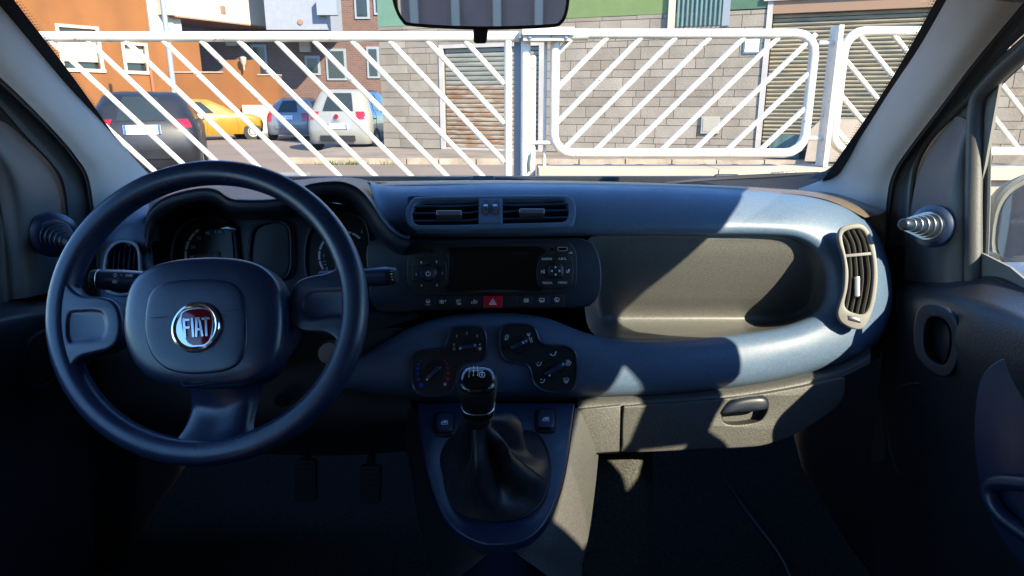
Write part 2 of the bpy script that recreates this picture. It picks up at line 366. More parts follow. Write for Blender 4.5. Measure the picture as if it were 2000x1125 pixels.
# left windscreen pillar
l1 = PX([(-12, -8, 1.02), (58, 82, 1.10), (130, 166, 1.20), (200, 243, 1.29), (252, 304, 1.37), (286, 340, 1.42), (330, 380, 1.43)])
L2 = PXX([(-130, 30, -.735), (-40, 118, -.735), (35, 188, -.737), (95, 248, -.74), (142, 302, -.742), (170, 350, -.744), (184, 440, -.746)])
surf('pillar_trim', [l1, mid(l1, L2, .3, .016), mid(l1, L2, .7, .022), L2], M['pillar'], body, thick=0.004, label='left windscreen pillar trim')
L3 = PXX([(-180, 30, -.755), (-100, 115, -.755), (-20, 192, -.757), (48, 268, -.76), (98, 321, -.762), (122, 365, -.764), (133, 470, -.766)])
surf('door_aperture_trim', [L2, mid(L2, L3, .25, -.012), mid(L2, L3, .75, -.014), L3], M['seal'], body, thick=0.004)
surf('door_aperture_trim', [[L2[-1], W(190, 560, 1.22), W(190, 700, 1.22), W(200, 900, 1.25)], [L3[-1], WX(134, 560, -.766), WX(134, 700, -.766), WX(140, 900, -.766)]], M['dark2'], body)
# roof lining, header, floor, tail
m = MB()
m.grid([[V((x, 1.12 + .06 * (1 - ((x + .047) / .72) ** 2), 1.535)) for x in (-.80, -.5, -.2, .1, .4, .71)], [V((x, 0.9, 1.555)) for x in (-.80, -.5, -.2, .1, .4, .71)],
        [V((x, -.3, 1.565)) for x in (-.80, -.5, -.2, .1, .4, .71)], [V((x, -1.5, 1.50)) for x in (-.80, -.5, -.2, .1, .4, .71)]])
m.build('roof_lining', M['headliner'], body, thick=0.03)
m = MB()
m.grid([[V((x, y, z)) for x in (-.80, -.3, .2, .71)] for y, z in ((-1.7, .45), (.1, .38), (1.25, .40), (1.50, .44), (1.72, .62), (1.72, 1.0))])
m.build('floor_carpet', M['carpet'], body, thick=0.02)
m = MB()
m.box((-.047, 1.74, .92), 1.52, .03, .4); m.build('firewall', M['dark2'], body)
m = MB()
m.hexa([V(p) for p in ((-.80, -1.72, .40), (.71, -1.72, .40), (.71, -1.66, .40), (-.80, -1.66, .40), (-.80, -1.72, 1.03), (.71, -1.72, 1.03), (.71, -1.66, 1.03), (-.80, -1.66, 1.03))])
m.hexa([V(p) for p in ((-.80, -1.72, 1.03), (-.66, -1.72, 1.03), (-.66, -1.66, 1.03), (-.80, -1.66, 1.03), (-.80, -1.54, 1.50), (-.62, -1.54, 1.50), (-.62, -1.48, 1.50), (-.80, -1.48, 1.50))])
m.hexa([V(p) for p in ((.57, -1.72, 1.03), (.71, -1.72, 1.03), (.71, -1.66, 1.03), (.57, -1.66, 1.03), (.53, -1.54, 1.50), (.71, -1.54, 1.50), (.71, -1.48, 1.50), (.53, -1.48, 1.50))])
m.build('tailgate_trim', M['headliner'], body)
# bonnet and wings ahead of the windscreen
m = MB()
m.grid(patch([[V((-.86, 1.62, 1.02)), V((-.4, 1.72, 1.06)), V((-.047, 1.74, 1.065)), V((.3, 1.72, 1.06)), V((.77, 1.62, 1.02))],
              [V((-.86, 2.1, .94)), V((-.4, 2.1, 1.0)), V((-.047, 2.1, 1.01)), V((.3, 2.1, 1.0)), V((.77, 2.1, .94))],
              [V((-.80, 2.42, .72)), V((-.4, 2.5, .78)), V((-.047, 2.52, .79)), V((.3, 2.5, .78)), V((.71, 2.42, .72))]], 5, 5))
m.build('bonnet', M['body'], body, thick=0.01)
# windscreen
ws = thing('windscreen', 'dusty clear windscreen with black dotted edge, behind the dashboard', 'windscreen', W(960, 350, 1.55))
WSr = [[(262, 347, 1.42), (600, 357, 1.535), (960, 361, 1.56), (1350, 364, 1.53), (1616, 362, 1.425)],
       [(140, 176, 1.205), (500, 150, 1.33), (960, 140, 1.37), (1400, 150, 1.33), (1748, 176, 1.205)],
       [(-22, -30, .99), (450, -60, 1.11), (960, -70, 1.15), (1450, -60, 1.11), (1876, -40, .985)]]
g = patch([[W(*p) for p in r] for r in WSr], 8, 8)
m = MB(); m.grid(g); m.build('glass_pane', M['windscreen'], ws)
def edge_band(j0, t, name, mt):
    m = MB(); a = []; b = []
    for row in g:
        q0 = row[j0]; q1 = row[j0 + (1 if j0 == 0 else -1)] if j0 in (0,) else row[j0 - 1]
        dv = (q1 - q0).normalized(); nn = (CAM - q0).normalized() * .004
        a.append(q0 - dv * .01 + nn); b.append(q0 + dv * t + nn)
    m.grid([a, b]); return m.build(name, mt, ws)
edge_band(0, .016, 'black_border', M['dark2']); edge_band(len(g[0]) - 1, .016, 'black_border', M['dark2'])
m = MB()                                   # row of little printed dots along the border
for j0, sgn in ((0, 1), (len(g[0]) - 1, -1)):
    line = cr([r[j0] for r in g], 10, False); nb = cr([r[j0 + sgn] for r in g], 10, False)
    L = 0; last = line[0]
    for p, q in zip(line, nb):
        if (p - last).length < .0055: continue
        last = p; dv = (q - p).normalized(); up_ = (line[-1] - line[0]).normalized(); nn = (CAM - p).normalized() * .004
        for o_, r_ in ((.0180, .0015), (.0222, .0010)):
            c = p + dv * o_ + nn; m.add([c + dv * r_, c + up_ * r_, c - dv * r_, c - up_ * r_], [(0, 1, 2, 3)])
m.build('border_dots', M['dark2'], ws, kind='stuff')
m = MB(); nn = 0.005                       # black border along the bottom corner
bl = [(1292, 358, 1.545), (1400, 353, 1.53), (1500, 349, 1.50), (1570, 343, 1.47), (1612, 334, 1.45), (1635, 318, 1.41)]
b2 = [(1292, 366, 1.535), (1400, 368, 1.52), (1500, 372, 1.49), (1570, 374, 1.46), (1625, 366, 1.42), (1650, 322, 1.40)]
m.grid([PX(bl), PX(b2)]); m.build('black_border', M['dark2'], ws)
wpl = FPat(1490, 338, 1.49, 50)
m = MB()
m.strokes([[(1538, 335), (1552, 334)], [(1538, 340), (1552, 339)], [(1536, 335), (1535, 340)], [(1554, 334), (1555, 339)]], wpl, 1.1)
for i in range(9): m.strokes([[(1505 + i * 3, 338 - i * .25 + (i % 3) * .6), (1507 + i * 3, 337.6 - i * .25)]], wpl, 1.3 + (i % 2) * .6)
m.build('maker_stamp', M['dark2'], ws)
# wipers parked behind the dashboard edge
def wiper(name, label, pts, box_c, bw, bh):
    t = thing(name, label, 'wiper', W(box_c[0], box_c[1], 1.6), 'windscreen wipers')
    one('tube', 'blade', M['rubber'], t, [W(x, y, d) for x, y, d in pts], [.004] + [.007] * (len(pts) - 2) + [.003], 8)
    p = FPat(box_c[0], box_c[1], 1.6, 10)
    x0, y0 = box_c[0] - bw / 2, box_c[1] - bh / 2
    one('plate', 'arm_bracket', M['dark'], t, rr(x0, y0, x0 + bw, y0 + bh, bh * .35), p, 24, 3)
    one('tube', 'arm', M['dark'], t, [W(box_c[0] - bw * .3, box_c[1] + 2, 1.605), W(box_c[0] - bw * .95, box_c[1] + 8, 1.60)], [.006, .004], 8)
wiper('wiper', 'black wiper parked at the middle of the windscreen base', [(760, 358, 1.60), (850, 354, 1.62), (942, 350, 1.63), (1040, 351, 1.63), (1110, 355, 1.62)], (944, 348), 44, 11)
wiper('wiper', 'black wiper parked at the right end of the windscreen base', [(1290, 360, 1.60), (1360, 353, 1.60), (1420, 349, 1.59), (1500, 345, 1.57), (1600, 338, 1.53)], (1420, 347), 50, 16)

# ================================================================== DASHBOARD
dash = thing('dashboard', 'grey-blue painted dashboard with open storage tray and looped trim band', 'dashboard', W(1000, 700, 1.15))
ST = [((722, 352), (742, 440)), ((748, 360), (778, 457)), ((850, 359), (850, 463)), ((950, 357), (950, 463)), ((1100, 358), (1100, 461)), ((1250, 361), (1250, 460)), ((1400, 366), (1390, 461)),
      ((1520, 374), (1490, 462)), ((1600, 385), (1548, 467)), ((1665, 408), (1583, 485)), ((1710, 450), (1603, 512)), ((1735, 510), (1611, 542)), ((1743, 570), (1611, 572)),
      ((1738, 630), (1604, 594)), ((1712, 675), (1588, 612)), ((1670, 704), (1560, 627)), ((1600, 728), (1515, 641)), ((1500, 752), (1440, 653)), ((1400, 766), (1360, 661)),
      ((1280, 777), (1270, 665)), ((1180, 781), (1190, 661)), ((1110, 783), (1130, 645)), ((1030, 784), (1070, 622)), ((970, 785), (1000, 611)), ((900, 785), (930, 611)),
      ((830, 783), (860, 620)), ((760, 778), (800, 640)), ((700, 770), (745, 668)), ((630, 760), (685, 700))]
outs = cr([s[0] for s in ST], 4, False); ins_ = cr([s[1] for s in ST], 4, False)
PROF = [(0, .06), (.03, .034), (.08, .016), (.16, .005), (.28, 0), (.42, -.002), (.56, -.002), (.70, .0), (.80, .003), (.87, .008), (.92, .013), (.96, .019), (.985, .026), (1.0, .034)]
BD = 1.075
def trim_pt(o, i, t, dz):
    x = o[0] + (i[0] - o[0]) * t; y = o[1] + (i[1] - o[1]) * t
    bend = max(0, (x - 1640) / 100) ** 2 * .03
    lean = .055 * max(0.0, min(1.0, (i[1] - o[1]) / 95)) * (1 - t)      # the upper band leans back
    return W(x, y, BD + dz + bend + lean)
m = MB(); m.grid([[trim_pt(o, i, t, dz) for o, i in zip(outs, ins_)] for t, dz in PROF])
m.build('trim_band', M['trim'], dash)
# top pad
rows = [[(742, 363, 1.165), (900, 360, 1.165), (1100, 361, 1.165), (1300, 365, 1.165), (1500, 375, 1.16), (1610, 389, 1.15), (1690, 425, 1.145)],
        [(742, 359, 1.19), (900, 356, 1.19), (1100, 356, 1.19), (1300, 360, 1.19), (1500, 369, 1.18), (1620, 383, 1.17), (1715, 420, 1.16)],
        [(735, 356, 1.30), (900, 352, 1.32), (1100, 353, 1.32), (1300, 358, 1.32), (1500, 367, 1.30), (1625, 380, 1.27), (1725, 415, 1.20)],
        [(500, 357, 1.52), (900, 353, 1.54), (1100, 354, 1.54), (1300, 360, 1.53), (1500, 368, 1.48), (1628, 376, 1.40), (1735, 410, 1.24)]]
M['pad'] = mat('dash_top_pad', (0.10, 0.078, 0.058), 0.36, spec=0.9, var=0.12, vscale=240, bump=0.45, bscale=240, bdist=0.0015)
surf('top_pad', [PX(r) for r in rows], M['pad'], dash, 8, 4)
# storage tray bowl
oo = cr([(1168, 459), (1250, 458), (1390, 459), (1490, 460), (1548, 465), (1585, 483), (1605, 512), (1613, 545), (1611, 575), (1604, 596), (1588, 614), (1560, 629), (1515, 643), (1440, 655), (1360, 663), (1270, 667), (1190, 663), (1150, 640), (1140, 560), (1145, 480)], 5)
ii = cr([(1185, 466), (1260, 463), (1390, 463), (1470, 464), (1530, 472), (1562, 490), (1580, 515), (1588, 545), (1585, 572), (1572, 592), (1550, 606), (1520, 615), (1470, 620), (1400, 624), (1340, 626), (1270, 626), (1210, 622), (1180, 600), (1172, 560), (1174, 490)], 5)
m = MB(); rws = []
def interp(x, tab):
    if x <= tab[0][0]: return tab[0][1]
    for (a, u), (b_, v) in zip(tab[:-1], tab[1:]):
        if x <= b_: return u + (v - u) * (x - a) / (b_ - a)
    return tab[-1][1]
TD = [(458, 1.106), (470, 1.110), (500, 1.122), (540, 1.146), (580, 1.176), (608, 1.202), (624, 1.206), (636, 1.19), (650, 1.15), (668, 1.112)]
TD = cr(TD, 8, False)
tcx, tcy = 1385, 562
for k in range(49):
    t = (k / 48) ** 1.3; rmp = sin(pi / 2 * min(1, t / .13)); row = []
    for o in oo:
        x = o[0] + (tcx - o[0]) * t * .9995; y = o[1] + (tcy - o[1]) * t * .9995
        row.append(W(x, y, 1.108 + (interp(y, TD) - 1.108) * rmp))
    rws.append(row)
m.grid(rws, True); m.build('storage_tray', M['tray'], dash)
# carcass behind everything
one('plate', 'carcass', M['dark2'], dash, [(205, 470), (290, 440), (420, 430), (560, 430), (740, 440), (900, 440), (1700, 440), (1745, 560), (1720, 700), (1500, 800), (1180, 880), (760, 800), (200, 760), (190, 600)], FP(1.26), 60, 4)
# lower edge lip, glove box, under panels
gx = [(1128, 786), (1300, 776), (1430, 764), (1560, 742), (1640, 718), (1700, 690)]
surf('lower_fascia', [PX([(x, y - 14, 1.11) for x, y in gx]), PX([(x, y + 4, 1.088) for x, y in gx]), PX([(x, y + 20, 1.085) for x, y in gx])], M['grain'], dash, 6, 4)
gp = Pl(W(1350, 800, 1.078), Matrix.Rotation(R(4), 3, 'X') @ -FWD)
gb = MB()
gb.plate(rr(1124, 786, 1214, 880, 6) if False else [(1128, 800), (1212, 792), (1210, 882), (1128, 888)], gp, 30, 2)
gb.build('side_panel', M['grain'], dash)
lid_out = [(1218, 800), (1232, 793), (1340, 785), (1450, 775), (1570, 755), (1640, 738), (1652, 745), (1640, 790), (1560, 845), (1500, 868), (1455, 874), (1330, 880), (1222, 884), (1216, 870)]
hr = cr([(1410, 808), (1420, 788), (1445, 777), (1480, 774), (1497, 780), (1500, 796), (1494, 812), (1480, 824), (1440, 830), (1416, 826)], 4)
lid = one('plate', 'glove_box_lid', M['grain'], dash, cr(lid_out, 3), gp, 30, 3, holes=[hr])
m = MB(); m.plate(rr(1395, 765, 1515, 840, 8), gp.up(-.022), 3, 0); m.build('recess', M['grain'], lid)
m = MB(); m.grid([[gp.pt(x, y, 0.0) for x, y in hr + hr[:1]], [gp.pt(x, y, -.023) for x, y in hr + hr[:1]]]); m.build('recess_wall', M['grain'], lid)
one('dome', 'handle', M['dark'], lid, cr([(1408, 807), (1420, 789), (1445, 778), (1480, 774), (1497, 780), (1497, 797), (1470, 802), (1430, 805)], 4), gp, .008, 3, 6, 0, .012)
surf('glove_box_floor', [[gp.pt(x, y, 0) for x, y in ((1128, 888), (1222, 884), (1330, 880), (1455, 874), (1500, 868))], [gp.pt(x, y, -.25) + V((0, 0, -.01)) for x, y in ((1128, 888), (1222, 884), (1330, 880), (1455, 874), (1500, 868))]], M['dark2'], dash)
# left end and knee panel
surf('end_panel', [PX(r) for r in ([(196, 600, 1.14), (196, 520, 1.13), (200, 460, 1.13), (225, 425, 1.14), (262, 405, 1.16), (292, 398, 1.18)],
                                   [(215, 610, 1.09), (214, 525, 1.085), (222, 468, 1.085), (242, 440, 1.09), (268, 425, 1.10), (292, 415, 1.11)],
                                   [(300, 615, 1.09), (300, 540, 1.085), (298, 490, 1.085), (294, 455, 1.09), (290, 440, 1.10), (290, 428, 1.11)])], M['trim'], dash)
surf('end_panel_lip', [PX([(285, 470, 1.075), (290, 430, 1.09), (300, 405, 1.1)]), PX([(312, 470, 1.09), (310, 430, 1.10), (315, 405, 1.11)])], M['dark'], dash)
surf('knee_panel', [PX(r) for r in ([(195, 600, 1.12), (400, 610, 1.10), (640, 640, 1.09), (800, 640, 1.12)], [(190, 720, 1.12), (400, 740, 1.09), (640, 760, 1.09), (800, 770, 1.12)],
                                    [(195, 820, 1.17), (400, 850, 1.15), (640, 860, 1.15), (815, 850, 1.16)], [(200, 850, 1.5), (400, 880, 1.5), (640, 890, 1.5), (815, 880, 1.5)])], M['dark2'], dash)
surf('side_fairing', [PX(r) for r in ([(640, 640, 1.1), (720, 612, 1.1), (810, 606, 1.10)], [(650, 690, 1.085), (740, 645, 1.09), (820, 620, 1.095)])], M['dark2'], dash)
# lower column shroud
m = MB(); m.tube([W(470, 660, .87), W(480, 650, .98), W(490, 640, 1.14)], [.062, .075, .085], 20, flat=.8, nrm=UP); m.build('column_shroud', M['dark'], dash)
m = MB(); a_ = W(642, 690, 1.0); m.lathe(a_, -FWD + V((.2, 0, 0)), [(-.05, .017), (.0, .017), (.003, .015), (.003, .0)], 20); m.build('ignition_barrel', M['satin'], dash)
m = MB(); m.tube([W(553, 782, 1.05), W(556, 779, 1.075)], .012, 12); m.build('column_lock_lever', M['gloss'], dash)

# instrument hood
Lp = [(283, 470), (285, 440), (294, 412), (318, 391), (358, 377), (398, 370), (424, 374), (446, 388), (470, 393), (520, 393), (556, 388), (582, 374), (606, 363), (640, 358), (672, 359), (702, 372), (727, 400), (750, 434), (776, 460), (800, 470)]
bk = [(262, 440), (275, 405), (300, 372), (340, 358), (380, 355), (410, 354), (435, 354), (460, 354), (480, 354), (520, 354), (556, 353), (586, 351), (612, 348), (640, 346.5), (680, 346.5), (716, 352), (738, 363), (762, 380), (788, 420), (806, 450)]
hood = MB()
hood.grid(patch([[W(x, y, 1.38) for x, y in bk], [W(a[0] * .45 + b[0] * .55, a[1] * .45 + b[1] * .55 - (2 if 380 < a[0] < 740 else 0), 1.2) for a, b in zip(bk, Lp)], [W(x, y - 5, 1.045) for x, y in Lp], [W(x, y, 1.03) for x, y in Lp], [W(x, y + 6, 1.028) for x, y in Lp],
               [W(500 + (x - 500) * .975, y + 18, 1.032) for x, y in Lp], [W(500 + (x - 500) * .955, y + 24, 1.05) for x, y in Lp], [W(500 + (x - 500) * .94, y + 38, 1.17) for x, y in Lp]], 4, 3))
hood.build('instrument_hood', M['dark'], dash, label='double humped hood over the dials', angle=60)

M['dialglass'] = mat('dark_dial', (0.006, 0.007, 0.010), 0.28, spec=0.3)
# ================================================================== INSTRUMENTS
ins = thing('instrument_cluster', 'instrument cluster with two dark dials and a blank centre display behind the steering wheel', 'gauge cluster', W(520, 500, 1.14))
ip = FPat(520, 500, 1.15, 0)
one('plate', 'face_panel', M['dark'], ins, cr([(285, 560), (290, 470), (320, 420), (400, 400), (520, 412), (640, 395), (720, 420), (765, 480), (775, 560), (740, 620), (300, 640)], 3), ip, 10, 3)
def gauge(name, out, lens_mat):
    m = MB(); o = cr(out, 4); inn = inset(o if area(o) > 0 else o[::-1], 6)
    m.plate(o, ip.up(.012), 8, 3, holes=[inn]); rim = m.build(name, M['dark'], ins)
    m = MB(); m.fill(inn, ip, .004); m.build('glass_face', M['dialglass'], rim); return rim
sp = gauge('speedometer', [(330, 545), (331, 480), (345, 445), (375, 424), (415, 421), (447, 432), (460, 460), (463, 545), (440, 580), (350, 580)], M['screen'])
ds = gauge('trip_display', [(482, 530), (484, 470), (494, 442), (525, 430), (552, 431), (568, 446), (571, 490), (569, 525), (555, 545), (500, 550)], M['screen'])
rv = gauge('rev_counter', [(592, 500), (597, 462), (612, 435), (645, 418), (685, 413), (712, 428), (723, 455), (725, 500), (720, 550), (700, 580), (620, 580), (597, 545)], M['screen'])
m = MB(); z = .0055
for s, x, y in (('30', 377, 503), ('50', 380, 483), ('70', 391, 466), ('90', 408, 456), ('110', 428, 454), ('130', 449, 455)): m.text(s, x, y, 6.4, ip, 0, z)
m.build('numerals', M['grey_print'], sp, kind='stuff')
def dial(parent, cx, cy, r0, r1, a0, a1, n):
    m = MB()
    for i in range(n):
        b0 = a0 + (a1 - a0) * (i + .06) / n; b1 = a0 + (a1 - a0) * (i + .94) / n
        q = [(cx + r * cos(R(t)), cy - r * sin(R(t))) for r, t in ((r0, b0), (r0, (b0 + b1) / 2), (r0, b1), (r1, b1), (r1, (b0 + b1) / 2), (r1, b0))]
        m.fill(q, ip, z)
    m.build('scale_band', M['grey_print'], parent, kind='stuff')
dial(sp, 425, 498, 57, 62, 190, 60, 7); dial(rv, 672, 500, 45, 49, 215, 45, 7)
m = MB(); m.lathe(ip.pt(425, 498, .005), ip.n, [(0, .0062), (.003, .0062), (.004, .004), (.004, 0)], 20); m.strokes([[(425, 498), (395, 512)]], ip, 1.5, .008); m.build('needle', M['seal'], sp)
m = MB()
for s, x, y in (('1', 634, 500), ('2', 637, 473), ('5', 708, 453), ('6', 724, 472), ('0', 640, 525)): m.text(s, x, y, 6.4, ip, 0, z)
m.build('numerals', M['grey_print'], rv, kind='stuff')
m = MB(); m.text('RPM', 635, 511, 2.2, ip, 0, z); m.text('x1000', 636, 517, 2.2, ip, 0, z); m.build('unit_lettering', M['grey_print'], rv, kind='stuff')
# glossy plate added in the outline of the speedometer's sky glint
lp_ = Pl(ip.pt(424, 447, .010), V((-.115, -1.757, .377)))
one('plate', 'glint_plate', M['glint'], sp, cr([(389, 450), (388, 442), (398, 437), (424, 434.5), (448, 437), (458, 443), (459, 450), (440, 448), (415, 448)], 3), lp_, 3, .6)

# ================================================================== AIR VENTS
vp = FPat(960, 412, 1.080, 33)
cv = thing('air_vent', 'wide centre air vent with horizontal slats and two thumb wheels', 'air vent', vp.pt(958, 455), 'air vents in the dashboard')
C6 = lambda p: crop(p, 5, 780, 340)
fo = cr(C6([(70, 330), (60, 400), (75, 480), (130, 528), (250, 540), (900, 528), (1600, 515), (1680, 490), (1718, 420), (1722, 330), (1705, 255), (1650, 212), (1550, 203), (900, 205), (250, 215), (130, 240)]), 4)
lo_ = cr(C6([(125, 360), (125, 440), (160, 488), (240, 496), (500, 492), (772, 486), (772, 240), (500, 244), (240, 248), (160, 280)]), 2)
lo_ = C6([(125, 360), (128, 430), (150, 478), (190, 494), (240, 496), (500, 492), (774, 486), (774, 240), (500, 244), (240, 250), (190, 262), (145, 305)])
ro_ = C6([(1008, 236), (1300, 234), (1560, 232), (1610, 245), (1645, 290), (1656, 350), (1650, 410), (1625, 452), (1580, 466), (1300, 472), (1008, 480)])
one('plate', 'frame', M['trim'], cv, fo, vp, 14, 2.5, holes=[lo_, ro_])
m = MB(); m.plate(rr(796, 383, 1116, 440, 6), vp.up(-.012), 4, 0); m.build('back_plate', M['dark2'], cv)
def slat(pl, p0, p1, parent, mt, bendx=None):
    m = MB(); d0 = []; pts = [p0, p1] if not bendx else bendx
    rows = [[pl.pt(x, y - 1.0) + FWD * .012 for x, y in pts], [pl.pt(x, y - 1.9) + FWD * .002 for x, y in pts], [pl.pt(x, y) for x, y in pts], [pl.pt(x, y + 1.9) + FWD * .002 for x, y in pts], [pl.pt(x, y + 1.0) + FWD * .012 for x, y in pts]]
    m.grid(rows); return m.build('slat', mt, parent)
for ys in ((310, 300), (380, 366), (452, 440)):
    slat(vp, None, None, cv, M['wheel'], crop([(128, ys[0] + 4), (500, ys[0]), (690, ys[0] - 2), (740, ys[1]), (774, ys[1])], 5, 780, 340))
for ys in ((296, 300), (358, 368), (428, 434)):
    slat(vp, None, None, cv, M['wheel'], crop([(1008, ys[1]), (1050, ys[1]), (1100, ys[0] + 6), (1300, ys[0]), (1652, ys[0] - 6)], 5, 780, 340))
for x0, x1, y in ((360, 608, 375), (1172, 1418, 358)):
    q = C6(rr(x0, y - 24, x1, y + 24, 12)); one('plate', 'slat_tab', M['satin'], cv, q, vp.up(.006), 14, 1.2)
one('plate', 'divider', M['trim'], cv, C6([(784, 240), (996, 238), (1000, 480), (782, 486)]), vp.up(.001), 14, 1.5, holes=[C6(rr(816, 268, 870, 420, 22)), C6(rr(908, 266, 964, 418, 22))])
for x in (843, 936):
    m = MB(); c = vp.pt(x / 5 + 780, 343 / 5 + 340, -.006); m.lathe(c - V((.0042, 0, 0)), V((1, 0, 0)), [(0, .010), (.001, .0118), (.0074, .0118), (.0084, .010)], 22); m.build('thumb_wheel', M['satin'], cv)
# right end vent
C8 = lambda p: crop(p, 3.75, 1560, 380)
rp = FPat(1680, 540, 1.054, 3, -10)
rvn = thing('air_vent', 'tall curved air vent in the sunlit right end of the dashboard', 'air vent', rp.pt(1680, 640), 'air vents in the dashboard')
fo = cr(C8([(290, 300), (310, 245), (360, 220), (440, 210), (492, 237), (530, 295), (560, 385), (578, 520), (580, 650), (562, 780), (532, 880), (490, 962), (440, 988), (370, 970), (310, 930), (287, 870), (302, 800), (330, 700), (337, 560), (325, 450), (300, 370)]), 3)
fi_ = [(312, 330), (320, 275), (370, 245), (450, 240), (500, 288), (530, 380), (555, 480), (558, 620), (540, 765), (515, 850), (470, 888), (400, 875), (345, 845), (325, 790), (350, 680), (356, 560), (338, 440)]
fi = cr(C8([(322, 330), (328, 282), (370, 257), (445, 250), (488, 288), (518, 380), (543, 480), (547, 620), (530, 760), (508, 838), (470, 876), (400, 865), (352, 838), (337, 790), (360, 680), (366, 560), (346, 440)]), 3)
M['ventgrey'] = mat('vent_grey', (0.17, 0.165, 0.155), 0.5, var=0.05, bump=0.2, bscale=900)
one('plate', 'frame', M['ventgrey'], rvn, fo, rp, 14, 2.2, holes=[fi])
m = MB(); m.plate(C8(fi_) , rp.up(-.011), 3, 0); m.build('back_plate', M['dark2'], rvn)
for pts in ([(330, 290), (370, 370), (385, 480), (390, 600), (375, 740), (355, 842)], [(365, 260), (410, 360), (425, 470), (432, 600), (415, 750), (392, 865)], [(405, 254), (450, 350), (465, 470), (475, 600), (460, 750), (435, 872)], [(445, 252), (490, 340), (510, 450), (525, 580), (510, 720), (475, 878)]):
    c = cr(C8(pts), 4, False); m = MB()
    m.grid([[rp.pt(x - 1.4, y, -.0105) for x, y in c], [rp.pt(x - 1.3, y, -.003) for x, y in c], [rp.pt(x, y, -.001) for x, y in c], [rp.pt(x + 1.3, y, -.003) for x, y in c], [rp.pt(x + 1.4, y, -.0105) for x, y in c]])
    m.build('slat', M['ventgrey'], rvn)
one('plate', 'crossbar', M['ventgrey'], rvn, C8([(342, 437), (540, 420), (543, 442), (346, 460)]), rp.up(-.001), 6, 1)
one('plate', 'slat_tab', M['satin'], rvn, C8(rr(412, 597, 450, 752, 15)), rp.up(.003), 10, 1.2)
one('dome', 'thumb_wheel', M['satin'], rvn, C8([(360, 885), (445, 905), (455, 940), (365, 918)]), rp, .003, 2.5, 4)
# left end vent
lvp = FPat(238, 520, 1.060, 3)
lv = thing('air_vent', 'rounded air vent with vertical slats left of the steering wheel', 'air vent', lvp.pt(238, 575), 'air vents in the dashboard')
fo = cr([(199, 545), (203, 500), (214, 478), (232, 467), (252, 467), (268, 475), (275, 495), (276, 545), (268, 572), (236, 580), (206, 572)], 3)
fi = cr([(206, 545), (210, 502), (220, 484), (235, 475), (251, 476), (263, 483), (268, 498), (269, 545), (261, 565), (236, 572), (212, 564)], 3)
one('plate', 'frame', M['wheel'], lv, fo, lvp, 12, 2, holes=[fi])
m = MB(); m.plate(rr(203, 472, 272, 575, 22), lvp.up(-.011), 3, 0); m.build('back_plate', M['dark2'], lv)
for k in range(5):
    x = 218 + k * 10; c = cr([(x + 5, 478), (x + 1, 510), (x - 1, 545), (x - 1, 572)], 3, False); m = MB()
    m.grid([[lvp.pt(a, b, -.0105) for a, b in c], [lvp.pt(a - .8, b, -.004) for a, b in c], [lvp.pt(a + .8, b, -.003) for a, b in c], [lvp.pt(a + 1, b, -.0105) for a, b in c]]); m.build('slat', M['wheel'], lv)

# ================================================================== RADIO AND SWITCH ROW
C5 = lambda p: crop(p, 5, 780, 440)
fpR = FPat(975, 540, 1.082, 0)
one('plate', 'centre_fascia', M['dark'], dash, cr([(722, 470), (800, 468), (950, 466), (1110, 464.5), (1140, 467), (1160, 478), (1172, 505), (1176, 540), (1172, 572), (1158, 592), (1130, 601), (980, 604), (830, 607), (735, 607), (718, 540)], 4), fpR, 60, 4)
rd = thing('car_radio', 'black car radio with wide dark screen and two round button pads', 'car radio', fpR.pt(962, 578))
rpn = fpR.up(.004)
one('plate', 'faceplate', M['dark2'], rd, cr(C5([(76, 480), (78, 350), (100, 255), (180, 192), (330, 183), (900, 172), (1580, 160), (1670, 182), (1725, 260), (1736, 400), (1730, 530), (1705, 610), (1640, 650), (1500, 668), (900, 676), (300, 690), (180, 680), (110, 620), (82, 560)]), 3), rpn, 8, 1.5)
sc_ = one('plate', 'display_screen', M['screen'], rd, cr(C5([(475, 240), (560, 215), (900, 208), (1330, 206), (1400, 225), (1430, 260), (1370, 300), (1345, 400), (1345, 540), (1370, 600), (1390, 640), (1200, 652), (800, 656), (500, 660), (450, 640), (475, 560), (482, 400)]), 3), rpn.up(.0022), 4, .5)
def pad_(x0, y0, x1, y1): return one('plate', 'button_pad', M['dark2'], rd, cr(C5(ell((x0 + x1) / 2, (y0 + y1) / 2, (x1 - x0) / 2, (y1 - y0) / 2, 28, 3.4)), 1), rpn.up(.003), 4, 1.2)
p1 = pad_(122, 302, 466, 640); p2 = pad_(1348, 266, 1700, 620)
bp = rpn.up(.0036)
m = MB(); m.strokes([C5(l) for l in ([(125, 405), (225, 405)], [(365, 400), (460, 400)], [(288, 305), (288, 385)], [(120, 545), (220, 545)], [(365, 540), (462, 540)], [(292, 560), (292, 636)])], bp, .5); m.build('key_seams', M['gloss'], p1, kind='stuff')
m = MB(); m.strokes([C5(l) for l in ([(1355, 375), (1440, 375)], [(1610, 375), (1692, 375)], [(1520, 268), (1520, 360)], [(1355, 515), (1440, 515)], [(1610, 515), (1692, 515)], [(1525, 530), (1525, 618)])], bp, .5); m.build('key_seams', M['gloss'], p2, kind='stuff')
k = one('lathe', 'power_knob', M['dark'], rd, rpn.pt(780 + 290 / 5, 440 + 468 / 5, .002), rpn.n, [(0, .0145), (.006, .0140), (.0105, .0128), (.0118, .0112), (.0112, .0100), (.0112, 0)], 32)
kp = rpn.up(.0135)
m = MB(); cx, cy = 780 + 282 / 5, 440 + 472 / 5
m.strokes([[(cx + 4.4 * cos(R(a)), cy - 4.4 * sin(R(a))) for a in range(130, 411, 20)], [(cx, cy - 5.2), (cx, cy)]], kp, 1.1); m.build('power_mark', M['print'], k, kind='stuff')
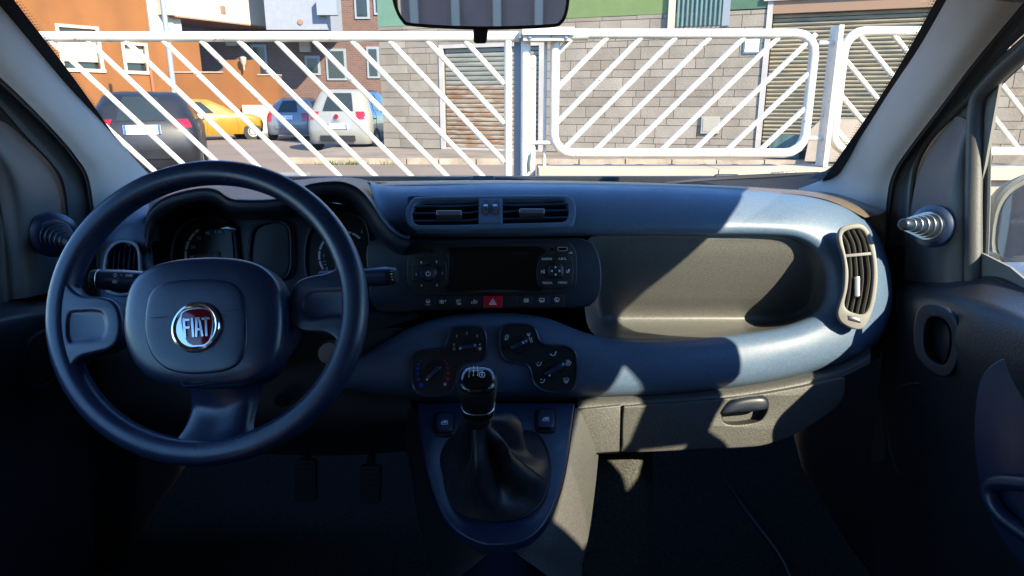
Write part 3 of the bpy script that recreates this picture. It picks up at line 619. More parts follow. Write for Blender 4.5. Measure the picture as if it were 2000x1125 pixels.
k2 = one('dome', 'menu_knob', M['dark'], rd, C5(ell(1525, 446, 80, 78, 28, 3.0)), rpn.up(.002), .009, 4, 8)
m = MB(); kp = rpn.up(.0118)
for a, b, c in (((1525, 395), (1514, 416), (1536, 416)), ((1527, 496), (1516, 474), (1538, 474)), ((1476, 446), (1496, 435), (1496, 457)), ((1577, 444), (1556, 433), (1556, 455))): m.fill(C5([a, b, c]), kp)
m.build('arrow_marks', M['print'], k2, kind='stuff')
m = MB()
for s, x, y in (('6', 214, 362), ('1', 364, 358), ('5', 165, 480), ('2', 418, 470), ('4', 216, 590), ('3', 367, 587)): m.text(s, x / 5 + 780, y / 5 + 440, 5.0, bp)
m.build('preset_numerals', M['print'], p1, kind='stuff')
m = MB()
for s, x, y in (('RADIO', 1440, 330), ('A·B·C', 1590, 328), ('MEDIA', 1447, 564), ('MENU', 1595, 561)): m.text(s, x / 5 + 780, y / 5 + 440, 4.7, bp)
m.fill(C5([(1384, 435), (1384, 470), (1402, 452)]), bp); m.strokes([C5([(1408, 435), (1408, 470)]), C5([(1416, 435), (1416, 470)]), C5([(1632, 440), (1640, 462), (1632, 462)]), C5([(1650, 432), (1648, 462)]), C5([(1650, 432), (1660, 430), (1658, 456)])], bp, 1.1)
m.build('key_lettering', M['print'], p2, kind='stuff')
us = one('plate', 'usb_port', M['gloss'], rd, C5(rr(1535, 205, 1645, 262, 8)), rpn.up(.0025), 4, .5)
m = MB(); q = C5(rr(1548, 214, 1636, 250, 4)); m.strokes([q + q[:1]], rpn.up(.0026), .7); m.strokes([C5([(1655, 272), (1694, 274)]), C5([(1665, 272), (1676, 262), (1686, 264)])], rpn.up(.0006), 1.1); m.build('socket_edge', M['grey_print'], us, kind='stuff')
for x, y in ((312, 258), (1492, 235)): one('lathe', 'release_hole', M['gloss'], rd, rpn.pt(780 + x / 5, 440 + y / 5, .0005), rpn.n, [(0, .0024), (.0012, .0024), (.0012, .0)], 14)
# switch row
xb = [205, 355, 507, 657, 815, 1012, 1160, 1312, 1467, 1620]
sw = thing('switch_row', 'row of nine dark push buttons with one red hazard button under the radio', 'switches', fpR.pt(962, 602))
sp_ = fpR.up(.0045)
def ic(lines, fills=(), w=1.0): return lines, fills, w
ICO = {
    0: ([ell(280, 742, 19, 17, 14)], [(262, 742), (298, 742), (288, 752), (272, 752)], 'CITY'),
    1: ([[(398, 732), (398, 762)], [(410, 732), (410, 762)], [(418, 733), (430, 735), (436, 747), (430, 760), (418, 762), (418, 733)]], [(444, 732), (458, 732), (451, 752)], None),
    2: ([[(562, 760), (598, 760), (598, 772), (570, 772)]], None, 'SET'),
    3: ([[(728, 726), (728, 764)], [(738, 735), (754, 738), (760, 748), (752, 760), (738, 762), (738, 735)]], [(700, 762), (716, 762), (708, 742)], None),
    4: ([[(912, 718), (878, 773), (946, 773), (912, 718)], [(912, 738), (896, 764), (928, 764), (912, 738)]], None, None),
    6: ([[(1232, 716), (1222, 722), (1216, 734), (1222, 748), (1232, 752), (1232, 716)], [(1240, 722), (1264, 722)], [(1240, 734), (1264, 734)], [(1240, 746), (1264, 746)], [(1250, 716), (1250, 752)]], None, None),
    7: ([[(1368, 742), (1368, 714), (1414, 714), (1414, 742), (1368, 742)], [(1380, 730), (1380, 752)], [(1391, 730), (1391, 752)], [(1402, 730), (1402, 752)]], None, None),
    8: ([ell(1538, 727, 22, 22, 16), [(1522, 710), (1554, 744)], [(1530, 716), (1530, 738), (1544, 738)]], None, None)}
for i in range(9):
    x0, x1 = xb[i] + 3, xb[i + 1] - 3; dy = -6 if i > 4 else 0
    red = i == 4
    b = one('plate', 'hazard_button' if red else 'push_button', M['hazard'] if red else M['dark2'], sw, C5([(x0, 692 + dy), (x1, 690 + dy), (x1, 803 + dy), (x0, 806 + dy)]), sp_.up(.002 if red else 0), 14, .9, label='red hazard button' if red else None)
    if i in ICO:
        L, fl, tx = ICO[i]; m = MB(); q = sp_.up(.0026 if red else .0006)
        m.strokes([C5(l + l[:1] if len(l) > 13 else l) for l in L], q, 1.0)
        if fl: m.fill(C5(fl), q)
        if tx == 'CITY': m.text('CITY', 780 + 280 / 5, 440 + 778 / 5, 3.2, q)
        if tx == 'SET': m.text('SET', 780 + 578 / 5, 440 + 738 / 5, 4.4, q)
        m.build('button_mark', M['print'], b, kind='stuff')
# ================================================================== HEATER CONTROLS
C7 = lambda p: crop(p, 5, 780, 620)
fb = FP(BD - .004)
hp1 = [(98, 560), (98, 440), (128, 355), (200, 318), (300, 306), (380, 298), (440, 268), (462, 200), (484, 122), (535, 86), (640, 77), (760, 80), (825, 110), (858, 190), (862, 320), (842, 400), (790, 440), (700, 452), (620, 470), (580, 530), (555, 650), (500, 745), (390, 778), (230, 774), (140, 725), (105, 640)]
hp2 = [(962, 290), (962, 200), (980, 115), (1030, 66), (1120, 56), (1230, 58), (1310, 82), (1348, 135), (1372, 205), (1420, 250), (1510, 265), (1630, 272), (1705, 310), (1742, 390), (1747, 560), (1722, 675), (1650, 735), (1490, 746), (1370, 716), (1295, 640), (1270, 540), (1240, 482), (1150, 462), (1045, 436), (985, 375)]
hc1 = thing('heater_control_panel', 'black two-lobed heater panel with fan numbers and red and blue temperature dots', 'heater controls', fb.pt(880, 770), 'heater control panels')
hc2 = thing('heater_control_panel', 'black two-lobed heater panel with air flow symbols, right of the gear knob', 'heater controls', fb.pt(1060, 760), 'heater control panels')
for t, o in ((hc1, hp1), (hc2, hp2)):
    oo = cr(C7(o), 4); oo = oo if area(oo) > 0 else oo[::-1]
    m = MB(); m.plate(oo, fb.up(.004), 10, 3.4, holes=[inset(oo, 5.5)]); m.build('surround', M['wheel'], t)
    m = MB(); m.fill(inset(oo, 5.0), fb, -.001 + .002); m.build('face', M['dark2'], t)
fz = fb.up(.0016)
def dial_(t, cx, cy, r, p0, p1, dot, label=None):
    c = C7([(cx, cy)])[0]; a, b = C7([p0, p1]); rm = r / 5 * fz.m(*c)
    k = one('lathe', 'rotary_dial', M['dark2'], t, fz.pt(*c), fz.n, [(0, rm), (.002, rm), (.0035, rm * .94), (.0035, rm * .80), (.002, rm * .78), (.002, 0)], 30)
    d = V((b[0] - a[0], b[1] - a[1])); L = d.length; ang = math.atan2(d.y, d.x); cc = ((a[0] + b[0]) / 2, (a[1] + b[1]) / 2)
    q = ell(cc[0], cc[1], L / 2, 6.4, 26, 4, ang)
    m = MB(); m.dome(q, fz, .016, 5, 7, 0, 0); m.build('pointer', M['wheel'], k)
    e = C7([dot])[0]; m = MB(); m.fill(ell(e[0], e[1], 2.0, 2.0, 10), fz, .0165); m.build('pointer_dot', M['print'], k)
dial_(hc1, 338, 540, 92, (262, 610), (408, 462), (283, 594)); dial_(hc1, 665, 282, 84, (568, 290), (762, 266), (602, 293))
dial_(hc2, 1170, 268, 88, (1080, 306), (1252, 212), (1207, 238)); dial_(hc2, 1506, 506, 98, (1398, 566), (1610, 436), (1463, 554))
m = MB()
for s, x, y in (('0', 535, 268), ('1', 562, 182), ('2', 660, 155), ('3', 760, 182), ('4', 785, 266)): m.text(s, 780 + x / 5, 620 + y / 5, 5.4, fz)
m.build('fan_numerals', M['print'], hc1, kind='stuff')
m = MB()
for dx, dy in ((-8, -8), (8, -8), (-8, 8), (8, 8)): m.fill(C7(ell(535 + dx, 308 + dy, 7, 7, 8)), fz)
def wsym(m, cx, cy, k=1.0, waves=True):
    m.strokes([C7([(cx - 16 * k, cy - 8 * k), (cx, cy - 13 * k), (cx + 16 * k, cy - 8 * k), (cx + 9 * k, cy + 10 * k), (cx - 9 * k, cy + 10 * k), (cx - 16 * k, cy - 8 * k)])], fz, 1.0)
    if waves: m.strokes([C7([(cx + u * k, cy - 3 * k), (cx + u * k, cy + 18 * k)]) for u in (-6, 0, 6)], fz, .8)
wsym(m, 787, 304, .9); m.build('fan_symbols', M['print'], hc1, kind='stuff')
m = MB(); wsym(m, 447, 650, .9); m.build('defrost_mark', M['print'], hc1)
for mt, nm, pts in ((M['blue_print'], 'cold_dots', [(214, 661, 21), (185, 604, 18), (180, 548, 16), (180, 500, 14), (190, 457, 11), (212, 424, 8), (248, 404, 6), (280, 394, 5), (312, 389, 4)]),
                    (M['red_print'], 'hot_dots', [(470, 600, 18), (478, 542, 15), (475, 493, 12), (463, 452, 10), (442, 421, 8), (408, 400, 6), (375, 391, 5), (350, 388, 4)])):
    m = MB()
    for x, y, r in pts: m.fill(C7(ell(x, y, r, r, 12, 3)), fz)
    m.build(nm, mt, hc1, kind='stuff')
m = MB()
def seatsym(m, cx, cy, k=1.0):
    m.strokes([C7([(cx - 22 * k, cy + 8 * k), (cx - 4 * k, cy + 14 * k), (cx + 14 * k, cy + 10 * k), (cx + 26 * k, cy - 16 * k)])], fz, 1.5)
    m.fill(C7(ell(cx + 27 * k, cy - 22 * k, 6 * k, 6 * k, 8)), fz)
seatsym(m, 1502, 358); seatsym(m, 1362, 458, .9); seatsym(m, 1650, 455, .9); seatsym(m, 1395, 625, .85)
m.strokes([C7(l) for l in ([(1472, 358), (1486, 362)], [(1336, 450), (1350, 458)], [(1352, 436), (1364, 440)], [(1622, 450), (1636, 458)], [(1378, 604), (1392, 606)])], fz, 1.4)
wsym(m, 1646, 430, 1.1); wsym(m, 1629, 612, 1.7); wsym(m, 1262, 166, 1.0)
m.strokes([C7([(1040, 175), (1062, 170), (1068, 182), (1050, 218), (1034, 220), (1032, 204), (1040, 175)]), C7([(1046, 186), (1058, 184)]), C7([(1042, 204), (1052, 204)]), C7([(1270, 192), (1284, 200), (1300, 236), (1284, 244), (1276, 222), (1268, 204), (1270, 192)]), C7([(1284, 222), (1296, 196)])], fz, 1.1)
m.build('airflow_symbols', M['print'], hc2, kind='stuff')
# moulded rings beside the knob
m = MB()
for r in (6, 10, 14): m.strokes([[(971 + r * cos(R(a)), 748 + r * 1.25 * sin(R(a))) for a in range(-80, 81, 16)]], fb, .7, .0012)
m.build('moulded_rings', M['dark2'], dash)

# ================================================================== CENTRE CONSOLE
pA, pB = W(970, 785, 1.07), W(970, 1063, .84)
cn = (pB - pA).normalized().cross(V((1, 0, 0))); cn = -cn if cn.z < 0 else cn
cp = Pl(pA, cn)
con = thing('centre_console', 'dark centre console sloping down from the dashboard with two window switches', 'console', W(970, 1090, .95))
padL = [(816, 786), (820, 840), (830, 900), (846, 960), (868, 1008), (900, 1042), (940, 1060), (975, 1063), (1015, 1058), (1050, 1038), (1076, 1000), (1096, 945), (1108, 890), (1115, 840), (1122, 786)]
pad_out = cr(padL, 3, False)
bo = cr([(868, 930), (862, 900), (868, 872), (884, 852), (905, 844), (960, 839), (1020, 842), (1050, 849), (1066, 874), (1074, 905), (1070, 945), (1058, 980), (1030, 1006), (985, 1018), (930, 1015), (895, 1000), (876, 968)], 4)
one('plate', 'top_panel', M['wheel'], con, pad_out, cp, 150, 4, holes=[bo])
def side(name, inner, outer, mt):
    a = [cp.pt(x, y, -.012) for x, y in inner]; b = PX(outer); return surf(name, [[p + cn * -.0 for p in a], mid(a, b, .35, .012), mid(a, b, .75, .012), b], mt, con)
side('side_panel', [(1124, 786), (1117, 840), (1110, 890), (1098, 945), (1077, 1001), (1050, 1040), (1015, 1060), (1000, 1062)], [(1166, 790, 1.17), (1171, 850, 1.13), (1166, 920, 1.07), (1158, 990, 1.02), (1150, 1045, .98), (1140, 1090, .94), (1136, 1130, .92), (1133, 1170, .90)], M['grain'])
side('side_panel', [(814, 786), (818, 840), (828, 900), (844, 960), (866, 1008), (900, 1043), (940, 1061), (960, 1063)], [(786, 800, 1.17), (792, 860, 1.13), (802, 920, 1.07), (812, 990, 1.02), (824, 1045, .98), (836, 1090, .94), (842, 1130, .92), (846, 1170, .90)], M['dark2'])
surf('front_panel', [[cp.pt(x, y, -.014) for x, y in ((866, 1008), (920, 1056), (975, 1064), (1030, 1056), (1077, 1001))], [W(x, y, .93) for x, y in ((836, 1110), (900, 1120), (975, 1120), (1050, 1120), (1140, 1110))], [W(x, y, .92) for x, y in ((836, 1200), (900, 1200), (975, 1200), (1050, 1200), (1140, 1200))]], M['dark2'], con)
surf('heel_panel', [PX([(1148, 800, 1.2), (1160, 900, 1.12), (1150, 1000, 1.05), (1138, 1130, .95)]), PX([(1150, 800, 1.5), (1165, 900, 1.4), (1158, 1000, 1.3), (1140, 1130, 1.2)])], M['dark2'], con)
for x0, y0, x1, y1, dx in ((846, 803, 890, 849, 0), (1044, 796, 1088, 843, 0)):
    o = ell((x0 + x1) / 2, (y0 + y1) / 2, (x1 - x0) / 2, (y1 - y0) / 2, 26, 4)
    f = one('plate', 'window_switch', M['dark2'], con, o, cp.up(.003), 6, 2)
    q = ell((x0 + x1) / 2, (y0 + y1) / 2 + 1, (x1 - x0) / 2 - 5, (y1 - y0) / 2 - 5, 22, 4)
    k = one('dome', 'rocker', M['wheel'], f, q, cp.up(.0035), .004, 6, 6)
    cx, cy = (x0 + x1) / 2, (y0 + y1) / 2; mk_ = MB()
    mk_.strokes([[(cx - 6, cy + 3), (cx - 6, cy), (cx - 1, cy - 4), (cx + 6, cy - 4), (cx + 6, cy + 3), (cx - 6, cy + 3)], [(cx - 5, cy), (cx + 5, cy)]], cp.up(.0085), 1.1); mk_.fill([(cx - 4, cy - .5), (cx, cy - 3), (cx + 4, cy - 3), (cx + 4, cy - .5)], cp.up(.0085)); mk_.build('window_mark', M['print'], f, kind='stuff')
    mk_ = MB(); mk_.plate(rr(cx - 10, cy + 9, cx + 10, cy + 14, 2), cp.up(.009), 3, 1); mk_.build('grip_bar', M['wheel'], f)
b = one('plate', 'traction_button', M['wheel'], con, cr([(962, 808), (995, 808), (1003, 815), (1001, 823), (992, 827), (962, 826)], 3), cp.up(.003), 5, 2)
m = MB(); m.text('ASR', 978, 813, 3.4, cp.up(.0036)); m.text('OFF', 977, 819, 3.4, cp.up(.0036)); m.build('lettering', M['grey_print'], b, kind='stuff')
# ------------------------------------------------------------------ gear lever
gl = thing('gear_lever', 'gear lever with glossy black capped knob and creased leather boot', 'gear lever', cp.pt(970, 930))
ax = V((0.02, -.39, .92)).normalized(); KT = W(933, 741, .785)
kn = one('lathe', 'knob', M['dark2'], gl, KT, ax, [(-0.0010, .0205), (-0.0040, .0222), (-0.0100, .0226), (-0.0240, .0212), (-0.0376, .0192), (-0.0400, .0185)], 36, 2.8)
one('lathe', 'ring', M['gloss'], gl, KT, ax, [(-0.0392, .0193), (-0.0408, .0200), (-0.0448, .0205), (-0.0504, .0198), (-0.0528, .0180)], 36, 2.6)
one('lathe', 'ring', M['satin'], gl, KT, ax, [(-0.0384, .0196), (-0.0390, .0202), (-0.0397, .0196)], 36, 2.7)
one('lathe', 'collar', M['dark2'], gl, KT, ax, [(-0.0480, .0150), (-0.0624, .0140), (-0.0656, .0155), (-0.0696, .0150), (-0.0736, .0125), (-0.0960, .012)], 28)
capm = MB(); capm.lathe(KT, ax, [(-.003, .0214), (-.0008, .0215), (.0018, .0202), (.0046, .0172), (.0066, .012), (.0076, .005), (.0078, .0)], 36, 2.8); cap = capm.build('cap', M['gloss'], gl, angle=60)
kx = Pl(KT + ax * .0080, ax)
m = MB(); ky = lambda l: [((x - 765) * .92 / 5 + 780 + 153, (y - 530) / 5 + 620 + 106) for x, y in l]
m.strokes([ky(l) for l in ([(676, 500), (676, 548)], [(722, 500), (722, 548)], [(768, 500), (768, 548)], [(676, 524), (815, 524)], [(815, 524), (815, 540)])], kx, 1.1)
for s, x, y in (('1', 676, 490), ('3', 722, 488), ('5', 768, 486), ('2', 671, 573), ('4', 718, 568), ('6', 765, 565)):
    q = ky([(x, y)])[0]; m.text(s, q[0], q[1], 5.0, kx)
q = ky([(812, 563)])[0]; ro = ell(q[0], q[1], 5.2, 4.6, 18, 3.2); m.strokes([ro + ro[:1]], kx, 1.2); m.text('R', q[0], q[1], 5.2, kx)
m.build('shift_pattern', M['print'], cap, kind='stuff')
# boot: loft from its base outline to the lever collar
bc = KT + ax * -.072; side_x = V((1, 0, 0)); side_y = ax.cross(side_x).normalized()
m = MB(); rows = []; n = len(bo); mx, my = 968, 930
base = [cp.pt(x, y, .0) for x, y in bo]
bcen = sum(base, V()) / n
for k in range(17):
    t = k / 16; row = []
    for i, p in enumerate(base):
        th = math.atan2(bo[i][1] - my, bo[i][0] - mx)
        top = bc + side_x * cos(th) * .0145 - side_y * sin(th) * .0145
        tt = t ** .72
        q = p.lerp(top, tt)
        h = cn * (-.020 * sin(pi * min(1, t * 1.5)) * (1 - t))
        f = .0150 * sin(pi * t) ** .8 * (sin(3 * th + 1.2 + 2.2 * t) * .8 + .8 * sin(5 * th - 2.5 * t + .5) + .5 * mnoise.noise(V((cos(th) * 2.2, sin(th) * 2.2, t * 3))))
        f += .0085 * sin(pi * t) * (.6 - 1.6 * abs(sin(2.5 * th + 2.6 * t + .4)) ** .7)
        out = (q - bc.lerp(bcen, 1 - t)); out = out.normalized() if out.length > 1e-6 else V()
        row.append(q + h + out * f)
    rows.append(row)
rows.insert(0, [cp.pt(mx + (x - mx) * 1.03, my + (y - my) * 1.03, -.004) for x, y in bo])
m.grid(rows, True); m.build('boot', M['leather'], gl, angle=180)
m = MB(); m.tube([cp.pt(x, y, .0006) for x, y in bo], .0016, 6, True); m.build('boot_edge', M['dark2'], gl)
m = MB()
for i0 in (8, 24, 40, 56):
    i0 = min(i0, n - 1); m.tube([rows[k][i0] + cn * .0004 for k in range(2, 17)], .0008, 5)
m.build('seam', M['leather'], gl, kind='stuff')

# ================================================================== STEERING WHEEL
wn = V((-.10, -cos(R(27)), sin(R(27)))).normalized()
wp = Pl(W(403, 610, .80), wn)
st = thing('steering_wheel', 'dark three-spoke steering wheel with round red and chrome badge', 'steering wheel', W(403, 610, .80))
def rim_xy(a): return (403 + 288 * cos(a) + 16 * sin(a), 610 - 275 * sin(a) + 0 * cos(a))
mpx = wp.m(403, 610)
rings = []; NS = 96; SEG = 18; m = MB(); vs = []; fs = []
for i in range(NS):
    a = 2 * pi * i / NS; x, y = rim_xy(a); c = wp.pt(x, y, -.004); o = (c - wp.pt(403, 610, -.004)).normalized()
    for k in range(SEG):
        b = 2 * pi * k / SEG; cb, sb = cos(b), sin(b)
        rx = .0149 * abs(cb) ** .85 * (1 if cb > 0 else -1); rz = .0155 * abs(sb) ** .85 * (1 if sb > 0 else -1)
        if sb > 0 and abs(cb) < .5: rz *= .97
        vs.append(c + o * rx + wn * rz)
for i in range(NS):
    for k in range(SEG): fs.append((i * SEG + k, i * SEG + (k + 1) % SEG, ((i + 1) % NS) * SEG + (k + 1) % SEG, ((i + 1) % NS) * SEG + k))
mk('rim', vs, fs, M['wheel'], st, angle=180)
def spoke(out, z, th, bev, pocket, lab=None):
    o = cr(out, 4); m = MB()
    if pocket:
        pk = cr(pocket, 4); m.plate(o, wp.up(z), th, bev, holes=[inset(pk if area(pk) > 0 else pk[::-1], -.5)], seg=5, hb=.5); s = m.build('spoke', M['wheel'], st, angle=60)
        m = MB(); pk2 = inset(pk if area(pk) > 0 else pk[::-1], 9); pk1 = pk if area(pk) > 0 else pk[::-1]
        pk0 = inset(pk1, -1)
        m.grid([[wp.up(z).pt(x, y) for x, y in pk0]] + [[wp.up(z - h).pt(x, y) for x, y in inset(pk1, i_)] for i_, h in ((1.5, .0002), (4, .0012), (6.5, .0022), (9, .0026))], True)
        m.fill(pk2, wp.up(z - .0026), 0); m.build('thumb_recess', M['wheel'], s, angle=70)
    else:
        m.plate(o, wp.up(z), th, bev, seg=5); m.build('spoke', M['wheel'], st, angle=60)
spoke([(106, 600), (106, 545), (114, 522), (126, 536), (138, 562), (160, 576), (195, 579), (218, 586), (232, 606), (236, 636), (230, 664), (212, 682), (180, 691), (158, 697), (142, 712), (138, 736), (128, 746), (114, 722), (107, 660)], .008, 34, 7,
      [(134, 608), (160, 603), (192, 603), (206, 612), (212, 636), (206, 660), (190, 668), (160, 670), (134, 670), (128, 640)])
spoke([(702, 560), (694, 508), (674, 494), (660, 510), (650, 526), (630, 534), (606, 538), (582, 547), (567, 566), (561, 592), (564, 622), (574, 640), (594, 648), (625, 649), (646, 656), (660, 674), (664, 704), (682, 712), (694, 680), (702, 640)], .008, 34, 7,
      [(676, 566), (650, 564), (618, 565), (600, 572), (590, 586), (588, 604), (594, 620), (612, 626), (645, 622), (676, 616)])
# lower spoke: one sheet from under the hub to the rim
rows = [[wp.pt(x, y, h) for x, y, h in r] for r in ([(352, 750, -.02), (372, 752, .0), (420, 755, .002), (468, 748, .0), (500, 742, -.02)], [(350, 800, -.025), (368, 792, -.012), (418, 800, -.010), (470, 780, -.012), (486, 780, -.025)],
        [(342, 840, -.02), (358, 838, -.006), (414, 842, -.004), (466, 828, -.006), (480, 824, -.02)], [(320, 870, -.012), (346, 868, .004), (408, 868, .006), (462, 858, .004), (490, 852, -.012)], [(312, 882, -.016), (342, 884, .004), (405, 886, .004), (462, 878, .004), (500, 866, -.016)])]
surf('spoke', rows, M['wheel'], st, 5, 5)
ho = cr([(251, 650), (252, 606), (260, 568), (278, 540), (306, 522), (345, 511), (390, 506), (432, 505), (476, 509), (512, 520), (538, 542), (552, 572), (557, 612), (556, 655), (548, 698), (528, 730), (496, 748), (450, 756), (400, 758), (350, 755), (308, 743), (278, 720), (260, 688)], 4)
hub = one('dome', 'hub_cover', M['wheel'], st, ho, wp.up(.020), .020, 3.6, 12, .0, .022, c=(400, 634), angle=60)
po = cr([(283, 645), (285, 605), (294, 572), (316, 553), (350, 546), (390, 544), (425, 545), (455, 552), (474, 570), (482, 600), (485, 640), (482, 680), (470, 708), (446, 724), (405, 731), (360, 731), (325, 722), (300, 700), (288, 674)], 4)
hz = .0395
m = MB(); m.tube([wp.up(hz - .0042).pt(x, y) for x, y in po], .0011, 6, True); m.build('cover_seam', M['dark2'], hub)
one('dome', 'horn_pad', M['wheel'], hub, [(385 + (x - 385) * .985, 638 + (y - 638) * .985) for x, y in po], wp.up(.0385), .0035, 4, 8, 0, .006, angle=60)
hzp = wp.up(.0428)
m = MB(); m.strokes([[(294, 621), (330, 618.5)], [(439, 607.5), (472, 604)], [(492, 604), (508, 602)]], hzp, 1.2, .0006); m.strokes([[(265.5, 621), (265.5, 629)], [(266, 623), (276, 622), (276, 621)], [(268, 623), (268, 627), (274, 627), (275, 623)]], wp.up(.036), 1.0); m.build('horn_marks', M['dark2'], hub, kind='stuff')
m = MB(); q = cr([(358, 742), (410, 737), (412, 744), (408, 749), (362, 754), (357, 750)], 3); m.strokes([q + q[:1]], wp.up(.0345), .9); m.text('AIRBAG', 385, 746, 4.6, wp.up(.0345), -.08); m.build('airbag_lettering', M['dark2'], hub)
# round badge
bx, by = 385.5, 639.5; ec = wp.up(.0415).pt(bx, by)
em = one('lathe', 'badge', M['chrome'], st, ec, wn, [(-.002, .0286), (.003, .0284), (.0050, .0272), (.0058, .0250), (.0050, .0228), (.0042, .022), (.0042, 0)], 44)
rot = R(-4)
def ro_(l): return [(bx + (x * cos(rot) - y * sin(rot)), by + (x * sin(rot) + y * cos(rot))) for x, y in l]
sh = cr(ro_([(-31, -20), (-24, -33), (0, -37), (24, -33), (31, -20), (30, 2), (23, 26), (12, 35), (0, 36), (-12, 35), (-23, 26), (-30, 2)]), 4)
bpl = Pl(ec + wn * .0042, wn)
one('plate', 'red_field', M['emblem'], em, sh, bpl.up(.0012), 3, 1.2)
m = MB(); m.strokes([sh + sh[:1]], bpl.up(.0012), 2.6, .0004); m.build('field_edge', M['chrome'], em)
lt = MB(); lp3 = bpl.up(.0022)
LET = {'F': [[(-25, 17), (-25, -18)], [(-25, -16), (-15, -16)], [(-25, -1), (-16, -1)]], 'I': [[(-9, 17), (-9, -18)]], 'A': [[(-3, 17), (0, -18)], [(0, -16), (6, -16)], [(5, -18), (9, 17)], [(-1, 4), (7, 4)]], 'T': [[(11, -16), (25, -16)], [(18, -18), (17, 17)]]}
for k, ls in LET.items(): lt.strokes([ro_(l) for l in ls], lp3, 4.2)
lo = lt.build('badge_lettering', M['chrome'], em, kind='stuff')
# ------------------------------------------------------------------ stalks
sk = thing('indicator_stalk', 'black column stalk with light symbols left of the wheel hub', 'stalk', W(240, 548, .88))
A0, A1 = W(180, 545, .87), W(330, 552, .89); da = (A1 - A0).normalized()
one('lathe', 'stalk_body', M['wheel'], sk, A0, da, [(.006, .0118), (.012, .0128), (.034, .0135), (.0345, .0130), (.035, .0135), (.07, .0125), (.10, .0105)], 24, 2.4)
one('lathe', 'end_cap', M['dark2'], sk, A0, da, [(-.001, .0), (-.001, .0112), (.003, .0122), (.008, .0122)], 24, 2.4)
one('lathe', 'cap_ring', M['satin'], sk, A0, da, [(.0066, .0124), (.0074, .0129), (.0082, .0124)], 24, 2.4)
skp = Pl(W(240, 545, .87) - FWD * .0142, -FWD); C3 = lambda p: crop(p, 5, 80, 500)
m = MB(); m.strokes([C3(l) for l in (ell(726, 186, 14, 14, 12) + [(740, 186)], [(776, 187), (800, 187)], [(826, 190), (840, 178), (840, 184), (856, 184), (856, 196), (840, 196), (840, 202), (826, 190)], [(896, 190), (882, 178), (882, 184), (866, 184), (866, 196), (882, 196), (882, 202), (896, 190)],
      [(705, 240), (705, 262)], [(714, 240), (714, 262)], [(722, 236), (738, 240), (744, 250), (738, 262), (722, 264), (722, 236)], [(984, 145), (984, 168)], [(998, 145), (998, 168)], [(1010, 145), (1034, 150), (1046, 162), (1034, 172), (1012, 172), (1010, 145)], [(1066, 168), (1080, 160), (1092, 170), (1080, 178), (1066, 168)])], skp, .9); m.build('stalk_symbols', M['print'], sk, kind='stuff')
s2 = thing('wiper_stalk', 'black column stalk with TRIP end button right of the wheel', 'stalk', W(740, 540, .93))
A0, A1 = W(775, 539, .93), W(620, 545, .95); da = (A1 - A0).normalized()
one('lathe', 'stalk_body', M['wheel'], s2, A0, da, [(.012, .0125), (.016, .0132), (.05, .0125), (.11, .0115)], 24, 2.4)
eb = one('lathe', 'end_button', M['dark2'], s2, A0, da, [(-.001, .0), (0, .0085), (.003, .0112), (.012, .0122)], 24, 2.6)
tp = Pl(W(764, 539, .93) - FWD * .0125, -FWD); m = MB()
for i, c in enumerate('TRIP'): m.text(c, 764 + i * .6, 530 + i * 5.4, 4.2, tp, R(80))
m.build('trip_lettering', M['print'], eb, kind='stuff')

# ================================================================== DOORS
def car_door(sgn, name, label, dk):
    t = thing(name, label, 'car door', V((.68 if sgn > 0 else -.77, .9, .35)), 'front doors of the car'); return t
rdoor = car_door(1, 'car_door', 'dark front passenger door at the right with oblong handle recess and mirror lever', 1)
rowsR = [[(1752, 556, .70), (1800, 552, .685), (1890, 549, .685), (1940, 545, .70), (2060, 596, .70)],
         [(1752, 570, .675), (1800, 566, .66), (1880, 570, .655), (1950, 582, .665), (2060, 628, .665)],
         [(1750, 592, .65), (1800, 590, .637), (1875, 596, .632), (1955, 615, .637), (2065, 660, .635)],
         [(1746, 660, .645), (1796, 660, .628), (1865, 665, .620), (1960, 690, .625), (2070, 720, .625)],
         [(1738, 760, .655), (1790, 765, .640), (1860, 775, .632), (1970, 800, .635), (2080, 820, .64)],
         [(1725, 930, .665), (1785, 940, .652), (1855, 955, .645), (1975, 980, .65), (2100, 1000, .655)],
         [(1700, 1170, .68), (1780, 1190, .67), (1850, 1200, .66), (1990, 1210, .665), (2130, 1230, .67)]]
surf('door_card', [PXX(r) for r in rowsR], M['door'], rdoor, 7, 6, thick=.004)
hp = Pl(WX(1828, 665, .612), V((-1, -.42, .10)))
rg = [(1783, 668), (1784, 630), (1792, 605), (1808, 594), (1830, 595), (1852, 606), (1868, 626), (1875, 655), (1872, 690), (1862, 722), (1846, 736), (1825, 731), (1802, 712), (1788, 692)]
rg2 = [(1803, 665), (1805, 640), (1813, 623), (1828, 619), (1845, 626), (1856, 645), (1858, 670), (1852, 698), (1842, 712), (1826, 708), (1812, 696), (1805, 682)]
hdl = one('plate', 'handle_bezel', M['dark'], rdoor, cr(rg, 3), hp.up(.004), 10, 3, holes=[cr(rg2, 3)])
m = MB(); m.grid([[hp.pt(x, y, .004) for x, y in cr(rg2, 3)], [hp.pt(x, y, -.03) for x, y in cr(rg2, 3)]], True); m.fill(cr(rg2, 3), hp, -.03); m.build('recess', M['dark2'], hdl)
pkt = cr([(1903, 880), (1903, 800), (1915, 740), (1945, 706), (1985, 696), (2012, 694), (2030, 1160), (2020, 1130), (1960, 1060), (1920, 980)], 4)
pp = Pl(WX(1960, 900, .628), V((-1, -.32, .05)))
one('plate', 'armrest_panel', M['wheel'], rdoor, pkt, pp, 12, 3)
